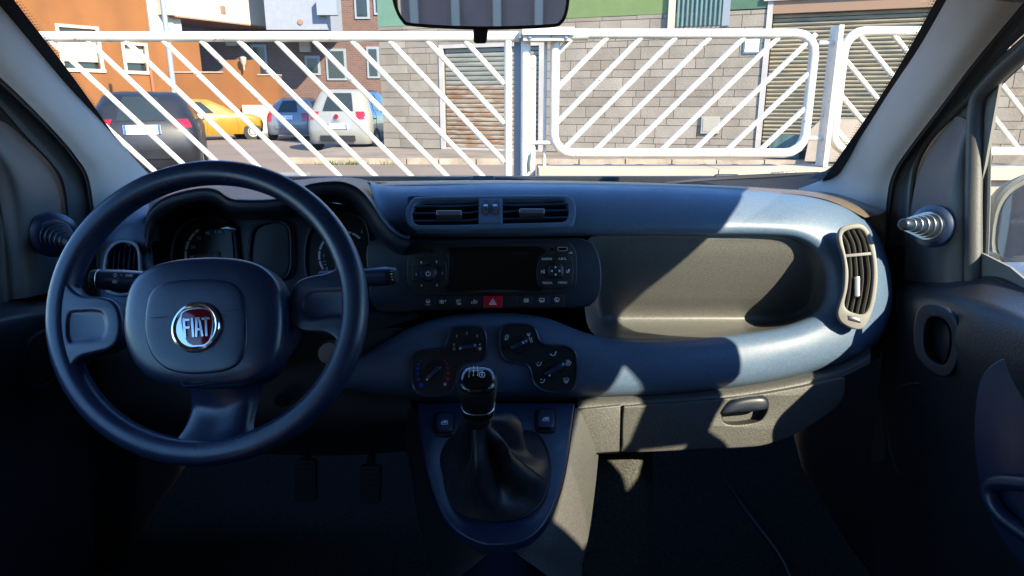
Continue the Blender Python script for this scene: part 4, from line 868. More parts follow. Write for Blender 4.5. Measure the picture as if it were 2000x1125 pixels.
m = MB(); q = cr([(2030, 944), (1965, 940), (1945, 950), (1948, 975), (1975, 1010), (2030, 1050)], 5, False); m.tube([pp.pt(x, y, .012) for x, y in q], .010, 10); m.build('pull_handle', M['wheel'], rdoor)
def grille(t, cx, cy, rx, ry, pl, ang):
    m = MB(); rnd = []
    for i in range(-9, 10):
        for j in range(-14, 15):
            u = (i + (j % 2) * .5) / 9.0; v = j / 14.0
            if u * u + v * v > .96: continue
            x = cx + rx * (u * cos(ang) - v * sin(ang) * ry / rx); y = cy + ry * (v * cos(ang) + u * sin(ang) * rx / ry)
            r = 2.2; m.add([pl.pt(x - r, y, 0), pl.pt(x, y - r, 0), pl.pt(x + r, y, 0), pl.pt(x, y + r, 0), pl.pt(x, y, .0022)], [(0, 1, 4), (1, 2, 4), (2, 3, 4), (3, 0, 4)])
    return m.build('speaker_grille', M['dark'], t, kind='stuff')
grille(rdoor, 1794, 850, 56, 96, Pl(WX(1794, 850, .638), V((-1, -.45, .05))), R(-8))
m = MB(); o = ell(1794, 850, 60, 102, 40, 2.3, R(-8)); m.tube([Pl(WX(1794, 850, .642), V((-1, -.45, .05))).pt(x, y) for x, y in o], .003, 6, True); m.build('grille_rim', M['dark2'], rdoor)
def mtri(t, rows, mt): return surf('mirror_corner_trim', [PXX(r) for r in rows], mt, t, 6, 6, thick=.003)
M['corner'] = mat('corner_trim', (0.10, 0.10, 0.10), 0.5, var=.06, vscale=12, bump=.3, bscale=500)
mtri(rdoor, [[(1868, 229, .694), (1862, 240, .694), (1842, 262, .694), (1812, 308, .694), (1793, 355, .694), (1783, 410, .694), (1779, 480, .694), (1774, 547, .694)],
             [(1874, 228, .694), (1872, 245, .694), (1858, 275, .694), (1832, 320, .692), (1815, 365, .691), (1808, 415, .691), (1804, 480, .692), (1802, 552, .694)],
             [(1884, 230, .694), (1884, 250, .694), (1876, 285, .688), (1862, 330, .682), (1852, 370, .680), (1848, 420, .679), (1846, 480, .680), (1846, 552, .682)],
             [(1890, 234, .694), (1891, 255, .694), (1890, 290, .694), (1884, 335, .690), (1880, 375, .688), (1878, 425, .687), (1876, 480, .688), (1876, 550, .690)],
             [(1893, 240, .70), (1895, 260, .70), (1896, 295, .70), (1894, 340, .70), (1892, 380, .70), (1891, 430, .70), (1890, 480, .70), (1888, 548, .70)]], M['corner'])
def lever(t, c, tip, r0, ringm):
    d = (tip - c).normalized(); L = (tip - c).length
    lv_ = one('lathe', 'mirror_lever_base', M['wheel'], t, c, d, [(-.004, r0 * 1.25), (.006, r0 * 1.22), (.012, r0 * 1.0), (.014, r0 * .8), (.010, 0)], 30)
    prof = []; n = 5
    for i in range(n):
        r = r0 * (.80 - .10 * i); h = .010 + i * (L - .026) / n; e = (L - .026) / n
        prof += [(h, r), (h + e * .7, r * .97), (h + e * .72, r * .84), (h + e, r * .84)]
    prof += [(L - .014, r0 * .34), (L - .004, r0 * .33), (L - .001, r0 * .24), (L, 0)]
    one('lathe', 'mirror_lever', M['dark'], t, c, d, prof, 28)
    m = MB()
    for i in range(n):
        r = r0 * (.80 - .10 * i); h = .010 + i * (L - .026) / n + (L - .026) / n * .66; m.lathe(c, d, [(h, r * .985), (h + .0007, r * 1.02), (h + .0014, r * .985)], 28)
    m.build('lever_rings', ringm, t, kind='stuff')
lever(rdoor, W(1822, 442, 1.075), W(1763, 438, 1.012), .027, M['satin'])
surf('frame_filler', [[p + V((.012, 0, 0)) for p in PXX([(2080, -5, .70), (1965, 90, .70), (1890, 165, .70), (1835, 228, .70), (1790, 295, .70), (1766, 370, .70), (1760, 560, .70)])], [p + V((.014, 0, 0)) for p in PXX([(2085, 40, .70), (2000, 110, .70), (1930, 178, .70), (1910, 240, .70), (1905, 320, .70), (1904, 420, .70), (1903, 560, .70)])]], M['dark2'], rdoor, 6, 3, thick=.004)
# window frame, seal and pane
m = MB(); m.tube(cr(PXX([(2080, 20, .70), (2010, 92, .70), (1958, 138, .70), (1920, 180, .70), (1908, 215, .70), (1905, 300, .70), (1903, 400, .70), (1902, 550, .70)]), 5, False), .0135, 12, flat=.8); m.build('window_frame', M['seal'], rdoor)
m = MB(); m.tube(cr(PXX([(2060, 42, .698), (1980, 100, .698), (1905, 178, .698), (1858, 226, .698), (1814, 272, .698), (1787, 325, .698), (1778, 385, .698), (1775, 460, .698), (1772, 545, .698)]), 5, False), .0055, 8); m.build('door_seal', mat('pale_seal', (.09, .09, .088), .5), rdoor)
m = MB(); m.tube(cr(PXX([(1934, 190, .712), (1930, 260, .712), (1927, 400, .712), (1922, 552, .712)]), 4, False), .007, 8, flat=.5); m.build('glass_run', M['corner'], rdoor)
m = MB(); m.grid([PXX([(1918, 140, .715), (1912, 380, .715), (1908, 560, .715)]), [V((.715, .55, 1.50)), V((.725, .55, 1.2)), V((.73, .55, .92))], [V((.715, .12, 1.48)), V((.725, .12, 1.2)), V((.73, .10, .92))]]); m.build('window_pane', M['side_glass'], rdoor)
m = MB(); m.tube(cr(PXX([(1902, 550, .703), (1945, 548, .703), (2000, 572, .703), (2080, 608, .703)]), 4, False), .006, 8); m.build('sill_seal', M['rubber'], rdoor)
# left door
ldoor = car_door(-1, 'car_door', 'dark front driver door at the left edge beside the steering wheel', -1)
rowsL = [[(152, 590, -.775), (100, 588, -.77), (60, 588, -.77), (0, 592, -.775), (-120, 640, -.78)],
         [(152, 604, -.75), (100, 602, -.742), (50, 604, -.738), (-20, 612, -.742), (-130, 660, -.745)],
         [(152, 630, -.73), (100, 628, -.72), (50, 630, -.715), (-30, 645, -.718), (-130, 690, -.72)],
         [(155, 720, -.735), (105, 720, -.722), (50, 725, -.715), (-40, 735, -.72), (-140, 760, -.72)],
         [(170, 860, -.745), (110, 870, -.735), (50, 880, -.73), (-50, 890, -.735), (-150, 910, -.735)],
         [(190, 1170, -.76), (115, 1190, -.75), (50, 1200, -.745), (-60, 1210, -.75), (-160, 1230, -.75)]]
surf('door_card', [PXX(r) for r in rowsL], M['door'], ldoor, 7, 6, thick=.004)
hp = Pl(WX(90, 690, -.705), V((1, -.42, .10)))
rg = [(132, 690), (130, 655), (118, 640), (98, 640), (72, 650), (50, 670), (42, 705), (48, 740), (66, 760), (90, 762), (112, 748), (126, 724)]
m = MB(); o = cr(rg, 3); o = o if area(o) > 0 else o[::-1]; m.plate(o, hp.up(.004), 8, 3, holes=[inset(o, 12)]); m.build('handle_bezel', M['dark'], ldoor)
m = MB(); m.fill(inset(o, 10), hp, .001); m.build('recess', M['dark2'], ldoor)
grille(ldoor, 138, 905, 62, 90, Pl(WX(138, 905, -.728), V((1, -.45, .05))), R(14))
mtri(ldoor, [[(132, 560, -.775), (132, 480, -.775), (128, 405, -.775), (115, 352, -.775), (94, 316, -.775), (48, 272, -.775), (10, 240, -.775), (-40, 225, -.775)],
             [(100, 570, -.76), (98, 480, -.758), (94, 415, -.756), (82, 365, -.754), (62, 325, -.754), (30, 290, -.756), (-5, 255, -.76), (-50, 235, -.765)],
             [(60, 580, -.752), (56, 500, -.749), (50, 430, -.745), (40, 375, -.742), (22, 330, -.742), (0, 298, -.745), (-30, 262, -.75), (-60, 240, -.76)],
             [(16, 586, -.775), (12, 500, -.772), (6, 430, -.77), (-4, 375, -.768), (-18, 330, -.768), (-34, 300, -.77), (-55, 270, -.772), (-75, 250, -.775)]], M['corner'])
lever(ldoor, W(104, 458, 1.085), W(142, 475, 1.03), .029, M['wheel'])
m = MB(); m.tube(cr(PXX([(-70, 180, -.78), (-20, 240, -.78), (-6, 330, -.78), (-2, 450, -.78), (6, 590, -.78)]), 5, False), .010, 10); m.build('window_frame', M['seal'], ldoor)
surf('frame_filler', [[p - V((.014, 0, 0)) for p in PXX([(-150, 20, -.775), (-60, 110, -.775), (15, 190, -.775), (82, 266, -.775), (126, 320, -.775), (146, 365, -.775), (150, 590, -.775)])], [p - V((.016, 0, 0)) for p in PXX([(-200, 160, -.78), (-120, 260, -.78), (-60, 330, -.78), (-25, 380, -.78), (-6, 430, -.78), (0, 500, -.78), (6, 600, -.78)])]], M['dark2'], ldoor, 6, 3, thick=.004)
m = MB(); m.grid([PXX([(0, 150, -.79), (0, 380, -.79), (0, 600, -.79)]), [V((-.79, .45, 1.50)), V((-.80, .45, 1.2)), V((-.80, .45, .92))], [V((-.79, .12, 1.48)), V((-.80, .12, 1.2)), V((-.80, .10, .92))]]); m.build('window_pane', M['side_glass'], ldoor)
M['mirror_shell'] = mat('grey_mirror_shell', (0.13, 0.135, 0.12), 0.45, var=.05)
# ------------------------------------------------------------------ exterior mirror
dm = thing('door_mirror', 'grey outside door mirror seen through the right side window', 'wing mirror', WX(2040, 550, .97))
mc = WX(2085, 445, .97)
m = MB(); m.lathe(mc, V((-.20, -1, .05)), [(-.13, .0), (-.125, .035), (-.10, .07), (-.06, .092), (-.01, .104), (.0, .105), (.004, .100), (-.006, .096), (-.012, 0)], 40, 2.7, 1.18, V((1, 0, .02))); m.build('housing', M['mirror_shell'], dm)
m = MB(); m.lathe(mc, V((-.20, -1, .05)), [(-.010, .0), (-.010, .090), (-.004, .090), (-.003, .0)], 40, 2.7, 1.18, V((1, 0, .02))); m.build('mirror_glass', M['mirror'], dm)
m = MB(); m.box(WX(1960, 555, .80), .16, .10, .05); m.build('foot', M['dark'], dm)

# ================================================================== INTERIOR MIRROR
rm = thing('rear_view_mirror', 'black rimmed interior rear view mirror at the top edge of the windscreen', 'rear-view mirror', W(940, 20, .90))
mp = Pl(W(938, 10, .88), V((-.02, -1, -.085)))
mo = cr([(768, 10), (765, -20), (770, -60), (800, -80), (938, -86), (1075, -80), (1106, -60), (1113, -20), (1110, 20), (1098, 46), (1070, 54), (938, 58), (810, 52), (784, 42)], 4)
mo = mo if area(mo) > 0 else mo[::-1]
m = MB(); m.plate(mo, mp, 40, 3, holes=[inset(mo, 7)], back=True); m.build('rim', M['dark2'], rm)
m = MB(); m.fill(inset(mo, 6), mp, -.001); m.build('mirror_glass', M['mirror'], rm)
m = MB(); m.plate([(cx * 1.0 + 0, cy) for cx, cy in inset(mo, 4)], mp.up(-.012), 30, 8, back=True); m.build('back_shell', M['dark2'], rm)
one('plate', 'dip_tab', M['dark2'], rm, [(924, 58), (953, 58), (950, 82), (946, 85), (929, 85), (925, 82)], mp.up(.004), 10, 2)
m = MB(); m.strokes([[(929, 66 + i * 4), (947, 66 + i * 4)] for i in range(4)], mp.up(.0046), .8); m.build('tab_ribs', M['dark'], rm, kind='stuff')
m = MB(); m.tube([mp.pt(938, -20, -.02), V((-.045, 1.07, 1.47))], .014, 12); m.build('stem', M['dark2'], rm)

# ================================================================== PEDALS, MAT, SEATS
def pedal(px, py, d, w, h, label):
    t = thing('pedal', label, 'pedal', W(px, py, d), 'pedals in the footwell')
    p = FPat(px, py, d, -10); one('plate', 'rubber_pad', M['rubber'], t, rr(px - w / 2, py - h / 2, px + w / 2, py + h / 2, 6), p, 12, 2)
    m = MB()
    for i in range(6): m.plate(rr(px - w / 2 + 4, py - h / 2 + 6 + i * h / 7, px + w / 2 - 4, py - h / 2 + 9 + i * h / 7, 1.4, 2), p.up(.003), 3, .6)
    m.build('grip_ribs', M['rubber'], t, kind='stuff')
    m = MB(); m.tube([p.pt(px, py, -.012), W(px + 4, py - 150, d + .10)], .008, 8); m.build('arm', M['dark2'], t)
pedal(596, 940, 1.27, 42, 80, 'black rubber clutch pedal, leftmost of the pedals below the steering wheel')
pedal(722, 948, 1.27, 42, 74, 'black rubber brake pedal, between the other two pedals')
pedal(826, 958, 1.30, 26, 90, 'narrow accelerator pedal against the centre console')
m = MB(); fl = Pl(V((0, 1.2, .412)), V((0, -.03, 1)))
mo = cr([(1178, 1130), (1176, 1010), (1188, 935), (1215, 916), (1300, 916), (1378, 918), (1412, 940), (1460, 1010), (1520, 1090), (1545, 1140)], 4, False)
mat_o = thing('floor_mat', 'dark fabric floor mat with bound edge in the passenger footwell', 'floor mat', fl.pt(1300, 1040))
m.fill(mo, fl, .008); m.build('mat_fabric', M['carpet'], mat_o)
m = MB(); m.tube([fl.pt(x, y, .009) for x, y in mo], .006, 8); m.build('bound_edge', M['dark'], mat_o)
def seat(x, label):
    t = thing('car_seat', label, 'car seat', V((x, -.45, .40)))
    m = MB(); p = Pl(V((x, -.25, .62)), V((0, .05, 1)))
    def pill(c, ex, ey, ez, e, name):
        m = MB(); vs = []; fs = []; n1, n2 = 16, 10
        for j in range(n2 + 1):
            b = -pi / 2 + pi * j / n2
            for i in range(n1):
                a = 2 * pi * i / n1; f = lambda v: abs(v) ** (2 / e) * (1 if v >= 0 else -1)
                vs.append(c + ex * f(cos(a)) * f(cos(b)) + ey * f(sin(a)) * f(cos(b)) + ez * f(sin(b)))
        for j in range(n2):
            for i in range(n1): fs.append((j * n1 + i, j * n1 + (i + 1) % n1, (j + 1) * n1 + (i + 1) % n1, (j + 1) * n1 + i))
        m.add(vs, fs); return m.build(name, M['seat'], t, angle=80)
    pill(V((x, -.30, .58)), V((.25, 0, 0)), V((0, .27, .03)), V((0, 0, .09)), 3.2, 'seat_cushion')
    pill(V((x, -.64, .90)), V((.24, 0, 0)), V((0, .085, .02)), V((0, -.09, .32)), 3.2, 'seat_back')
    pill(V((x, -.76, 1.31)), V((.13, 0, 0)), V((0, .05, 0)), V((0, -.02, .10)), 3.0, 'head_rest')
    m = MB()
    for dx in (-.05, .05): m.tube([V((x + dx, -.73, 1.18)), V((x + dx, -.75, 1.26))], .008, 8)
    m.build('head_rest_post', M['satin'], t); return t
seat(.30, 'dark fabric passenger seat behind the camera')
# ================================================================== STREET: materials
M['white'] = mat('white_gloss_paint', (.50, .465, .395), 0.4, var=0.10, vscale=9, bump=0.1, bscale=60)
def rust_specks(m):
    t = m.node_tree; b = t.nodes['Principled BSDF']; g = t.nodes.new('ShaderNodeNewGeometry'); n = t.nodes.new('ShaderNodeTexNoise'); n.inputs['Scale'].default_value = 34; n.inputs['Detail'].default_value = 5
    r = t.nodes.new('ShaderNodeValToRGB'); r.color_ramp.elements[0].position = .66; r.color_ramp.elements[1].position = .72; mx = t.nodes.new('ShaderNodeMixRGB'); mx.inputs[2].default_value = (.16, .085, .04, 1)
    src = b.inputs['Base Color'].links[0].from_socket; t.links.new(g.outputs['Position'], n.inputs[0]); t.links.new(n.outputs[0], r.inputs[0]); t.links.new(r.outputs[0], mx.inputs[0]); t.links.new(src, mx.inputs[1]); t.links.new(mx.outputs[0], b.inputs['Base Color'])
rust_specks(M['white'])
M['stone'] = mat('limestone_block', (0.218, 0.177, 0.136), 0.85, var=0.09, vscale=2.2, bump=0.7, bscale=28, bdist=0.008, street=True)
M['stone2'] = mat('limestone_block_pale', (0.245, 0.202, 0.158), 0.85, var=0.08, vscale=2.5, bump=0.7, bscale=28, bdist=0.008, street=True)
M['stone3'] = mat('limestone_block_brown', (0.205, 0.16, 0.118), 0.85, var=0.1, vscale=2.0, bump=0.7, bscale=28, bdist=0.008, street=True)
M['mortar'] = mat('mortar', (0.115, 0.092, 0.07), 0.95, var=0.2, vscale=6)
M['frame_stone'] = mat('pale_frame_stone', (0.358, 0.319, 0.286), 0.8, var=0.08, vscale=3)
M['rust'] = mat('rusted_steel', (0.273, 0.234, 0.176), 0.8, col2=(0.195, 0.085, 0.029), vscale=3.0, vox=(1.0, 1, 5.0), detail=8, bump=0.4, bscale=30, street=True)
M['galv'] = mat('dull_galvanised_steel', (0.194, 0.186, 0.150), 0.6, var=0.15, vscale=2, vox=(1, 1, 4), street=True)
M['slatolive'] = mat('dirty_olive_slat', (0.245, 0.19, 0.11), 0.7, col2=(0.120, 0.114, 0.084), vscale=2.0, vox=(1, 1, 6), detail=6, street=True)
M['asphalt'] = mat('dusty_asphalt', (0.156, 0.115, 0.087), 0.95, var=0.12, vscale=0.5, bump=0.5, bscale=60, bdist=0.01, detail=10)
M['pave'] = mat('worn_pavement', (0.167, 0.131, 0.099), 0.95, var=0.2, vscale=1.2, bump=0.5, bscale=40, bdist=0.01, detail=8)
M['kerb'] = mat('kerb_limestone', (0.273, 0.211, 0.154), 0.9, var=0.25, vscale=3, bump=0.8, bscale=20, bdist=0.01, detail=8, street=True)
M['coping'] = mat('pale_coping', (0.370, 0.285, 0.209), 0.8, var=0.06, vscale=5, street=True)
M['lowwall'] = mat('pinkish_plaster', (0.347, 0.252, 0.194), 0.9, var=0.05, vscale=4, street=True)
M['orange'] = mat('orange_stucco', (0.180, 0.064, 0.013), 0.9, var=0.07, vscale=0.7, bump=0.3, bscale=30, detail=6, street=True)
M['cream'] = mat('cream_paint', (0.413, 0.364, 0.283), 0.8, var=0.04, vscale=1)
M['blind'] = mat('cream_blind', (0.308, 0.271, 0.206), 0.7, var=0.05, vscale=3)
M['soffit'] = mat('brown_soffit', (0.22, 0.13, 0.08), 0.9)
M['shadegrey'] = mat('shade_tinted_render', (0.205, 0.217, 0.248), 0.9, var=0.05)  # grey-blue stands in for shade lying on this wall
M['greenp'] = mat('leaf_green_paint', (0.112, 0.156, 0.049), 0.8, var=0.05)
M['greend'] = mat('bottle_green_paint', (0.043, 0.095, 0.048), 0.7, var=0.08)
M['greenl'] = mat('pale_mint_paint', (0.104, 0.186, 0.123), 0.8, var=0.05)
M['teal'] = mat('teal_sheet', (0.055, 0.1, 0.095), 0.5, var=0.25, vscale=2, vox=(6, 6, .6))
M['darkglass'] = mat('dark_glass', (0.02, 0.026, 0.026), 0.12, spec=0.35)
M['polegrey'] = mat('grey_pole_paint', (0.198, 0.216, 0.240), 0.5)
M['brown'] = mat('brown_downpipe', (0.30, 0.08, 0.03), 0.6)
M['weed'] = mat('weed_leaf', (0.09, 0.12, 0.03), 0.8)
M['lamp_red'] = mat('tail_light_red', (0.30, 0.006, 0.012), 0.15, coat=0.5)
M['plate'] = mat('number_plate_white', (0.75, 0.76, 0.76), 0.4)
M['rimm'] = mat('wheel_metal', (0.35, 0.33, 0.31), 0.5, 0.4)
bk = bpy.data.materials.new('far_brickwork'); bk.use_nodes = True; t_ = bk.node_tree; bt = t_.nodes.new('ShaderNodeTexBrick'); tc = t_.nodes.new('ShaderNodeTexCoord'); mp_ = t_.nodes.new('ShaderNodeMapping'); mp_.inputs['Rotation'].default_value = (R(90), 0, 0)
bt.inputs['Scale'].default_value = 1; bt.inputs['Brick Width'].default_value = .28; bt.inputs['Row Height'].default_value = .09; bt.inputs['Mortar Size'].default_value = .012
bt.inputs['Color1'].default_value = (.12, .056, .038, 1); bt.inputs['Color2'].default_value = (.09, .04, .028, 1); bt.inputs['Mortar'].default_value = (.13, .1, .085, 1)
t_.links.new(tc.outputs['Object'], mp_.inputs[0]); t_.links.new(mp_.outputs[0], bt.inputs[0]); t_.links.new(bt.outputs[0], t_.nodes['Principled BSDF'].inputs[0]); t_.nodes['Principled BSDF'].inputs['Roughness'].default_value = .9
M['brick'] = bk

# ------------------------------------------------------------------ ground
m = MB(); m.add([V((-300, -300, 0)), V((300, -300, 0)), V((300, 300, 0)), V((-300, 300, 0))], [(0, 1, 2, 3)])
tag(m.build('road', M['asphalt']), 'dusty grey-beige asphalt street', None, None, 'structure')
# facade plane of the stone building
FD = V((1, -.4, 0)).normalized(); FN = V((-.4, -1, 0)).normalized(); FO = V((1.4, 17.0, 0)); FPl = Pl(FO, FN)
def fs(px, py): p = FPl.pt(px, py); return (p - FO).dot(FD), p.z
def fp(s, z, h=0.0): return FO + FD * s + V((0, 0, z)) + FN * h
def fbox(m, s0, s1, z0, z1, h0, h1): m.hexa([fp(s0, z0, h1), fp(s1, z0, h1), fp(s1, z0, h0), fp(s0, z0, h0), fp(s0, z1, h1), fp(s1, z1, h1), fp(s1, z1, h0), fp(s0, z1, h0)])
# pavement and kerb stones
pv = MB(); K0, K1 = V((-4.95, 15.25, 0)), V((13, 14.2, 0)); kd = (K1 - K0).normalized(); kn_ = V((-kd.y, kd.x, 0))
a, b = K0 + kn_ * .14, K1 + kn_ * .14
pv.hexa([a, b, b + V((0, 9, 0)), a + V((0, 4.6, 0)), a + V((0, 0, .115)), b + V((0, 0, .115)), b + V((0, 9, .115)), a + V((0, 4.6, .115))])
pav = tag(pv.build('pavement', M['pave'], smooth=False), 'narrow worn pavement in front of the stone building', None, None, 'structure')
L = (K1 - K0).length; x = 0; random.seed(3)
while x < L:
    w = random.uniform(.7, 1.15); c = K0 + kd * (x + w / 2) + kn_ * .07 + V((0, 0, .062 + random.uniform(-.008, .004)))
    Mx = Matrix((kd, kn_, V((0, 0, 1)))).transposed(); m = MB(); m.box(c, w - .025, .15, .13, Mx); m.build('kerb_stone', M['kerb'], pav, smooth=False); x += w
m = MB(); random.seed(5)
for cx, cy in ((652, 316), (701, 318), (760, 322), (690, 319), (640, 317)):
    p = G(cx, cy, 15.0); p.z = 0
    for k in range(60 if cx in (652, 701, 690) else 18):
        q = p + V((random.gauss(0, .13), random.uniform(-.08, .02), 0)); h = random.uniform(.04, .13); a = random.uniform(0, 6.3); d = V((cos(a), sin(a), 0)) * .012; e = V((random.gauss(0, .04), random.gauss(0, .04), h))
        m.add([q - d, q + d, q + e], [(0, 1, 2)])
tag(m.build('weeds', M['weed'], smooth=False, recalc=False), 'small green weeds growing along the kerb', None, None, 'stuff')

# ------------------------------------------------------------------ stone building
sb = thing('stone_building', 'pale limestone block building with rusted shutter and wide grooved shutter', 'building', fp(0, .115))
sL = fs(746, 200)[0]; sR = fs(2350, 200)[0]; zt = 3.2
A0, A1 = fs(868, 200)[0], fs(1052, 200)[0]; B0, B1 = fs(1498, 150)[0], fs(1893, 150)[0]; zA, zB0, zB = .16, .16, 3.35
zAt = 2.62
m = MB(); fbox(m, sL + .02, A0, .1, zt, -4, -.03); fbox(m, A1, B0, .1, zt, -4, -.03); fbox(m, B1, sR, .1, 5.4, -4, -.03); fbox(m, A0, A1, zAt, zt, -4, -.03); fbox(m, A0, A1, .1, zAt, -4, -.2); fbox(m, B0, B1, .1, zB, -4, -.25)
m.build('wall', M['mortar'], sb, smooth=False)
ub = bmesh.new(); bmesh.ops.create_cube(ub, size=1.0); unit = {}
def unit_mesh(mt):
    if mt not in unit:
        me = bpy.data.meshes.new('stone_block'); ub.to_mesh(me); me.materials.append(M[mt]); unit[mt] = me
    return unit[mt]
FM = Matrix((FD, -FN, V((0, 0, 1)))).transposed()
def block(nm, s0, s1, z0, z1, h0, h1, mt, parent):
    o = bpy.data.objects.new(nm, unit_mesh(mt)); COL.objects.link(o); o.parent = parent
    c = fp((s0 + s1) / 2, (z0 + z1) / 2, (h0 + h1) / 2) - wl(parent); o.location = c; o.rotation_euler = FM.to_euler(); o.scale = (s1 - s0, h1 - h0, z1 - z0); return o
random.seed(21); z = .13; i = 0; zr = []
hs = [.24, .14, .28, .16, .26, .21, .15, .29, .17, .22, .27, .14, .2, .25]
while z < zt - .08: h = hs[i % len(hs)]; zr.append((z, min(z + h, zt))); z += h; i += 1
def course(s0, s1, z0, z1):
    x = s0
    while x < s1 - .02:
        w = random.uniform(.42, .95); e = x + w
        if s1 - e < .25: e = s1
        mt = random.choices(['stone', 'stone2', 'stone3'], [5, 3, 2])[0]
        block('stone_block', x + .006, e - .006, z0 + .006, z1 - .006, -.03, random.uniform(-.004, .006), mt, sb); x = e
for z0, z1 in zr:
    course(sL, A0 - .13, z0, z1); course(A1 + .13, B0 - .12, z0, z1); course(B1 + .14, sR, z0, z1)
    if z0 >= zAt: course(A0 - .13, A1 + .13, z0, z1)
    elif z1 > zAt: course(A0 - .13, A1 + .13, zAt + .09, z1)
for s0, s1, z0, z1, h in ((A0 - .125, A0 - .003, .13, zAt + .085, .02), (A1 + .003, A1 + .125, .13, zAt + .085, .02), (B0 - .115, B0 - .003, .13, zB, .03), (B1 + .003, B1 + .13, .13, zB, .03)):
    m = MB(); fbox(m, s0, s1, z0, z1, -.08, h); m.build('door_surround', M['frame_stone'], sb, smooth=False)
m = MB(); fbox(m, A0, A1, zAt, zAt + .085, -.08, .018); m.build('door_surround', M['frame_stone'], sb, smooth=False)
m = MB(); fbox(m, A0 - .1, A1 + .1, .12, .165, -.1, .05); m.build('door_sill', M['frame_stone'], sb, smooth=False)
def shutter(name, s0, s1, z0, z1, n, mats, dz, label):
    e = bpy.data.objects.new(name, None); COL.objects.link(e); e.parent = sb; e.location = fp((s0 + s1) / 2, z0) - wl(sb); WL[e.name] = wl(sb) + e.location; e['label'] = label
    h = (z1 - z0) / n
    for i in range(n):
        zz = z0 + i * h; pr = [(zz + .06 * h, -.022), (zz + .10 * h, .0), (zz + .5 * h, .018), (zz + .86 * h, .006), (zz + .95 * h, -.022)]
        m = MB(); m.grid([[fp(s, z_, dz + hh) for s in (s0 + .02, (s0 * 2 + s1) / 3, (s0 + 2 * s1) / 3, s1 - .02)] for z_, hh in pr]); m.build('slat', mats(i, n), e, angle=50)
    m = MB(); fbox(m, s0, s1, z0, z1, dz - .06, dz - .03); m.build('backing', M['rubber'], e)
shutter('rusted_shutter', A0, A1, zA, zAt, 22, lambda i, n: M['rust'] if i < 14 else M['galv'], -.08, 'roller shutter, rusted brown in its lower part')
shutter('wide_shutter', B0, B1, zB0 + .1, 3.1, 34, lambda i, n: M['slatolive'], -.12, 'wide olive-grey grooved roller shutter')
m = MB(); fbox(m, B0, B1, 3.1, zB, -.2, .02); m.build('lintel', M['soffit'], sb, smooth=False)
m = MB(); fbox(m, B0 - .2, B1 + .2, zB, zB + .1, -.1, .08); m.build('lintel_cap', M['frame_stone'], sb, smooth=False)
gA, gB, gC, gD = fs(1309, 20)[0], fs(1322, 20)[0], fs(1412, 20)[0], fs(1426, 20)[0]
m = MB(); fbox(m, sL, fs(800, 30)[0], zt, 6.5, -4, .01); m.build('painted_band', M['greenl'], sb, smooth=False, label='pale mint green upper wall')
m = MB(); fbox(m, fs(800, 30)[0], gA - .03, zt, 6.5, -4, .01); m.build('painted_band', M['greenp'], sb, smooth=False, label='leaf green upper wall')
m = MB(); fbox(m, gD, B0 - .13, zt + .02, 6.5, -4, .01); fbox(m, B0 - .13, B1 + .1, zB + .1, 6.5, -4, .01); m.build('painted_band', M['greend'], sb, smooth=False, label='bottle green upper wall')
m = MB(); fbox(m, gA - .03, gD, 2.9, 6.5, -4, -.12); m.build('recess_wall', M['mortar'], sb, smooth=False)
m = MB(); fbox(m, gA - .025, gB - .03, 2.86, 6.4, -.1, .09); m.build('downpipe', M['cream'], sb, smooth=False)
m = MB(); n = 60; m.grid([[fp(gB + (gC - gB) * k / n, z_, .02 + .02 * sin(k * 2 * pi / 6)) for k in range(n + 1)] for z_ in (2.92, 6.4)]); m.build('corrugated_panel', M['teal'], sb)
m = MB(); fbox(m, gC, gD, 2.9, 6.4, -.1, .03); m.build('panel_post', M['polegrey'], sb, smooth=False)
s0, z1 = fs(1371, 227); s1, z0 = fs(1404, 261)
ub_ = tag(MB.build((lambda m: (fbox(m, s0, s1, z0, z1, 0.005, .05), fbox(m, s0 + .04, s1 - .04, z0 + .04, z1 - .04, .05, .058), m)[2])(MB()), 'meter_box', M['blind'], smooth=False), 'pale square meter box on the stone wall behind the railing', 'meter box')
s0, z1 = fs(1453, 73); s1, z0 = fs(1485, 105)
sg = thing('wall_sign', 'small white notice with blue-grey border beside the wide shutter', 'sign', fp((s0 + s1) / 2, z0, .02))
m = MB(); fbox(m, s0, s1, z0, z1, .008, .025); m.build('border', M['teal'], sg, smooth=False)
m = MB(); fbox(m, s0 + .04, s1 - .04, z0 + .04, z1 - .04, .025, .029); m.build('face', M['plate'], sg, smooth=False)
m = MB(); random.seed(9)
for r, (wd, k) in enumerate(((.17, 5), (.09, 3), (.24, 7))):
    for c in range(k):
        ss = (s0 + s1) / 2 - wd / 2 + wd * c / k; zz = z1 - .115 - r * .09
        fbox(m, ss, ss + wd / k * .72, zz - .03, zz, .029, .030)
m.build('illegible_lettering', M['polegrey'], sg, smooth=False)
s0, s1 = fs(1502, 290)[0], fs(1562, 290)[0]
hb = tag(MB.build((lambda m: (fbox(m, s0, s1, .13, fs(1530, 263)[1], .02, .05), fbox(m, s0 + .05, s1 - .05, .2, fs(1530, 263)[1] - .06, .05, .056), m)[2])(MB()), 'metal_hatch', M['teal'], smooth=False), 'dark teal metal hatch standing against the foot of the wide shutter', 'hatch')
m = MB(); p0, p1 = fs(1572, 300)[0], fs(1705, 300)[0]; zz = fs(1600, 232)[1]
q = [(p0, .12), (p1, .12), (p1, zz - .1), (p1 - .15, zz), (p0 + .22, zz), (p0 + .05, zz - .2)]
m.add([fp(s, z_, .62) for s, z_ in q] + [fp(s, z_, .2) for s, z_ in q], [tuple(range(6)), tuple(range(6, 12))[::-1]] + [(k, (k + 1) % 6, (k + 1) % 6 + 6, k + 6) for k in range(6)])
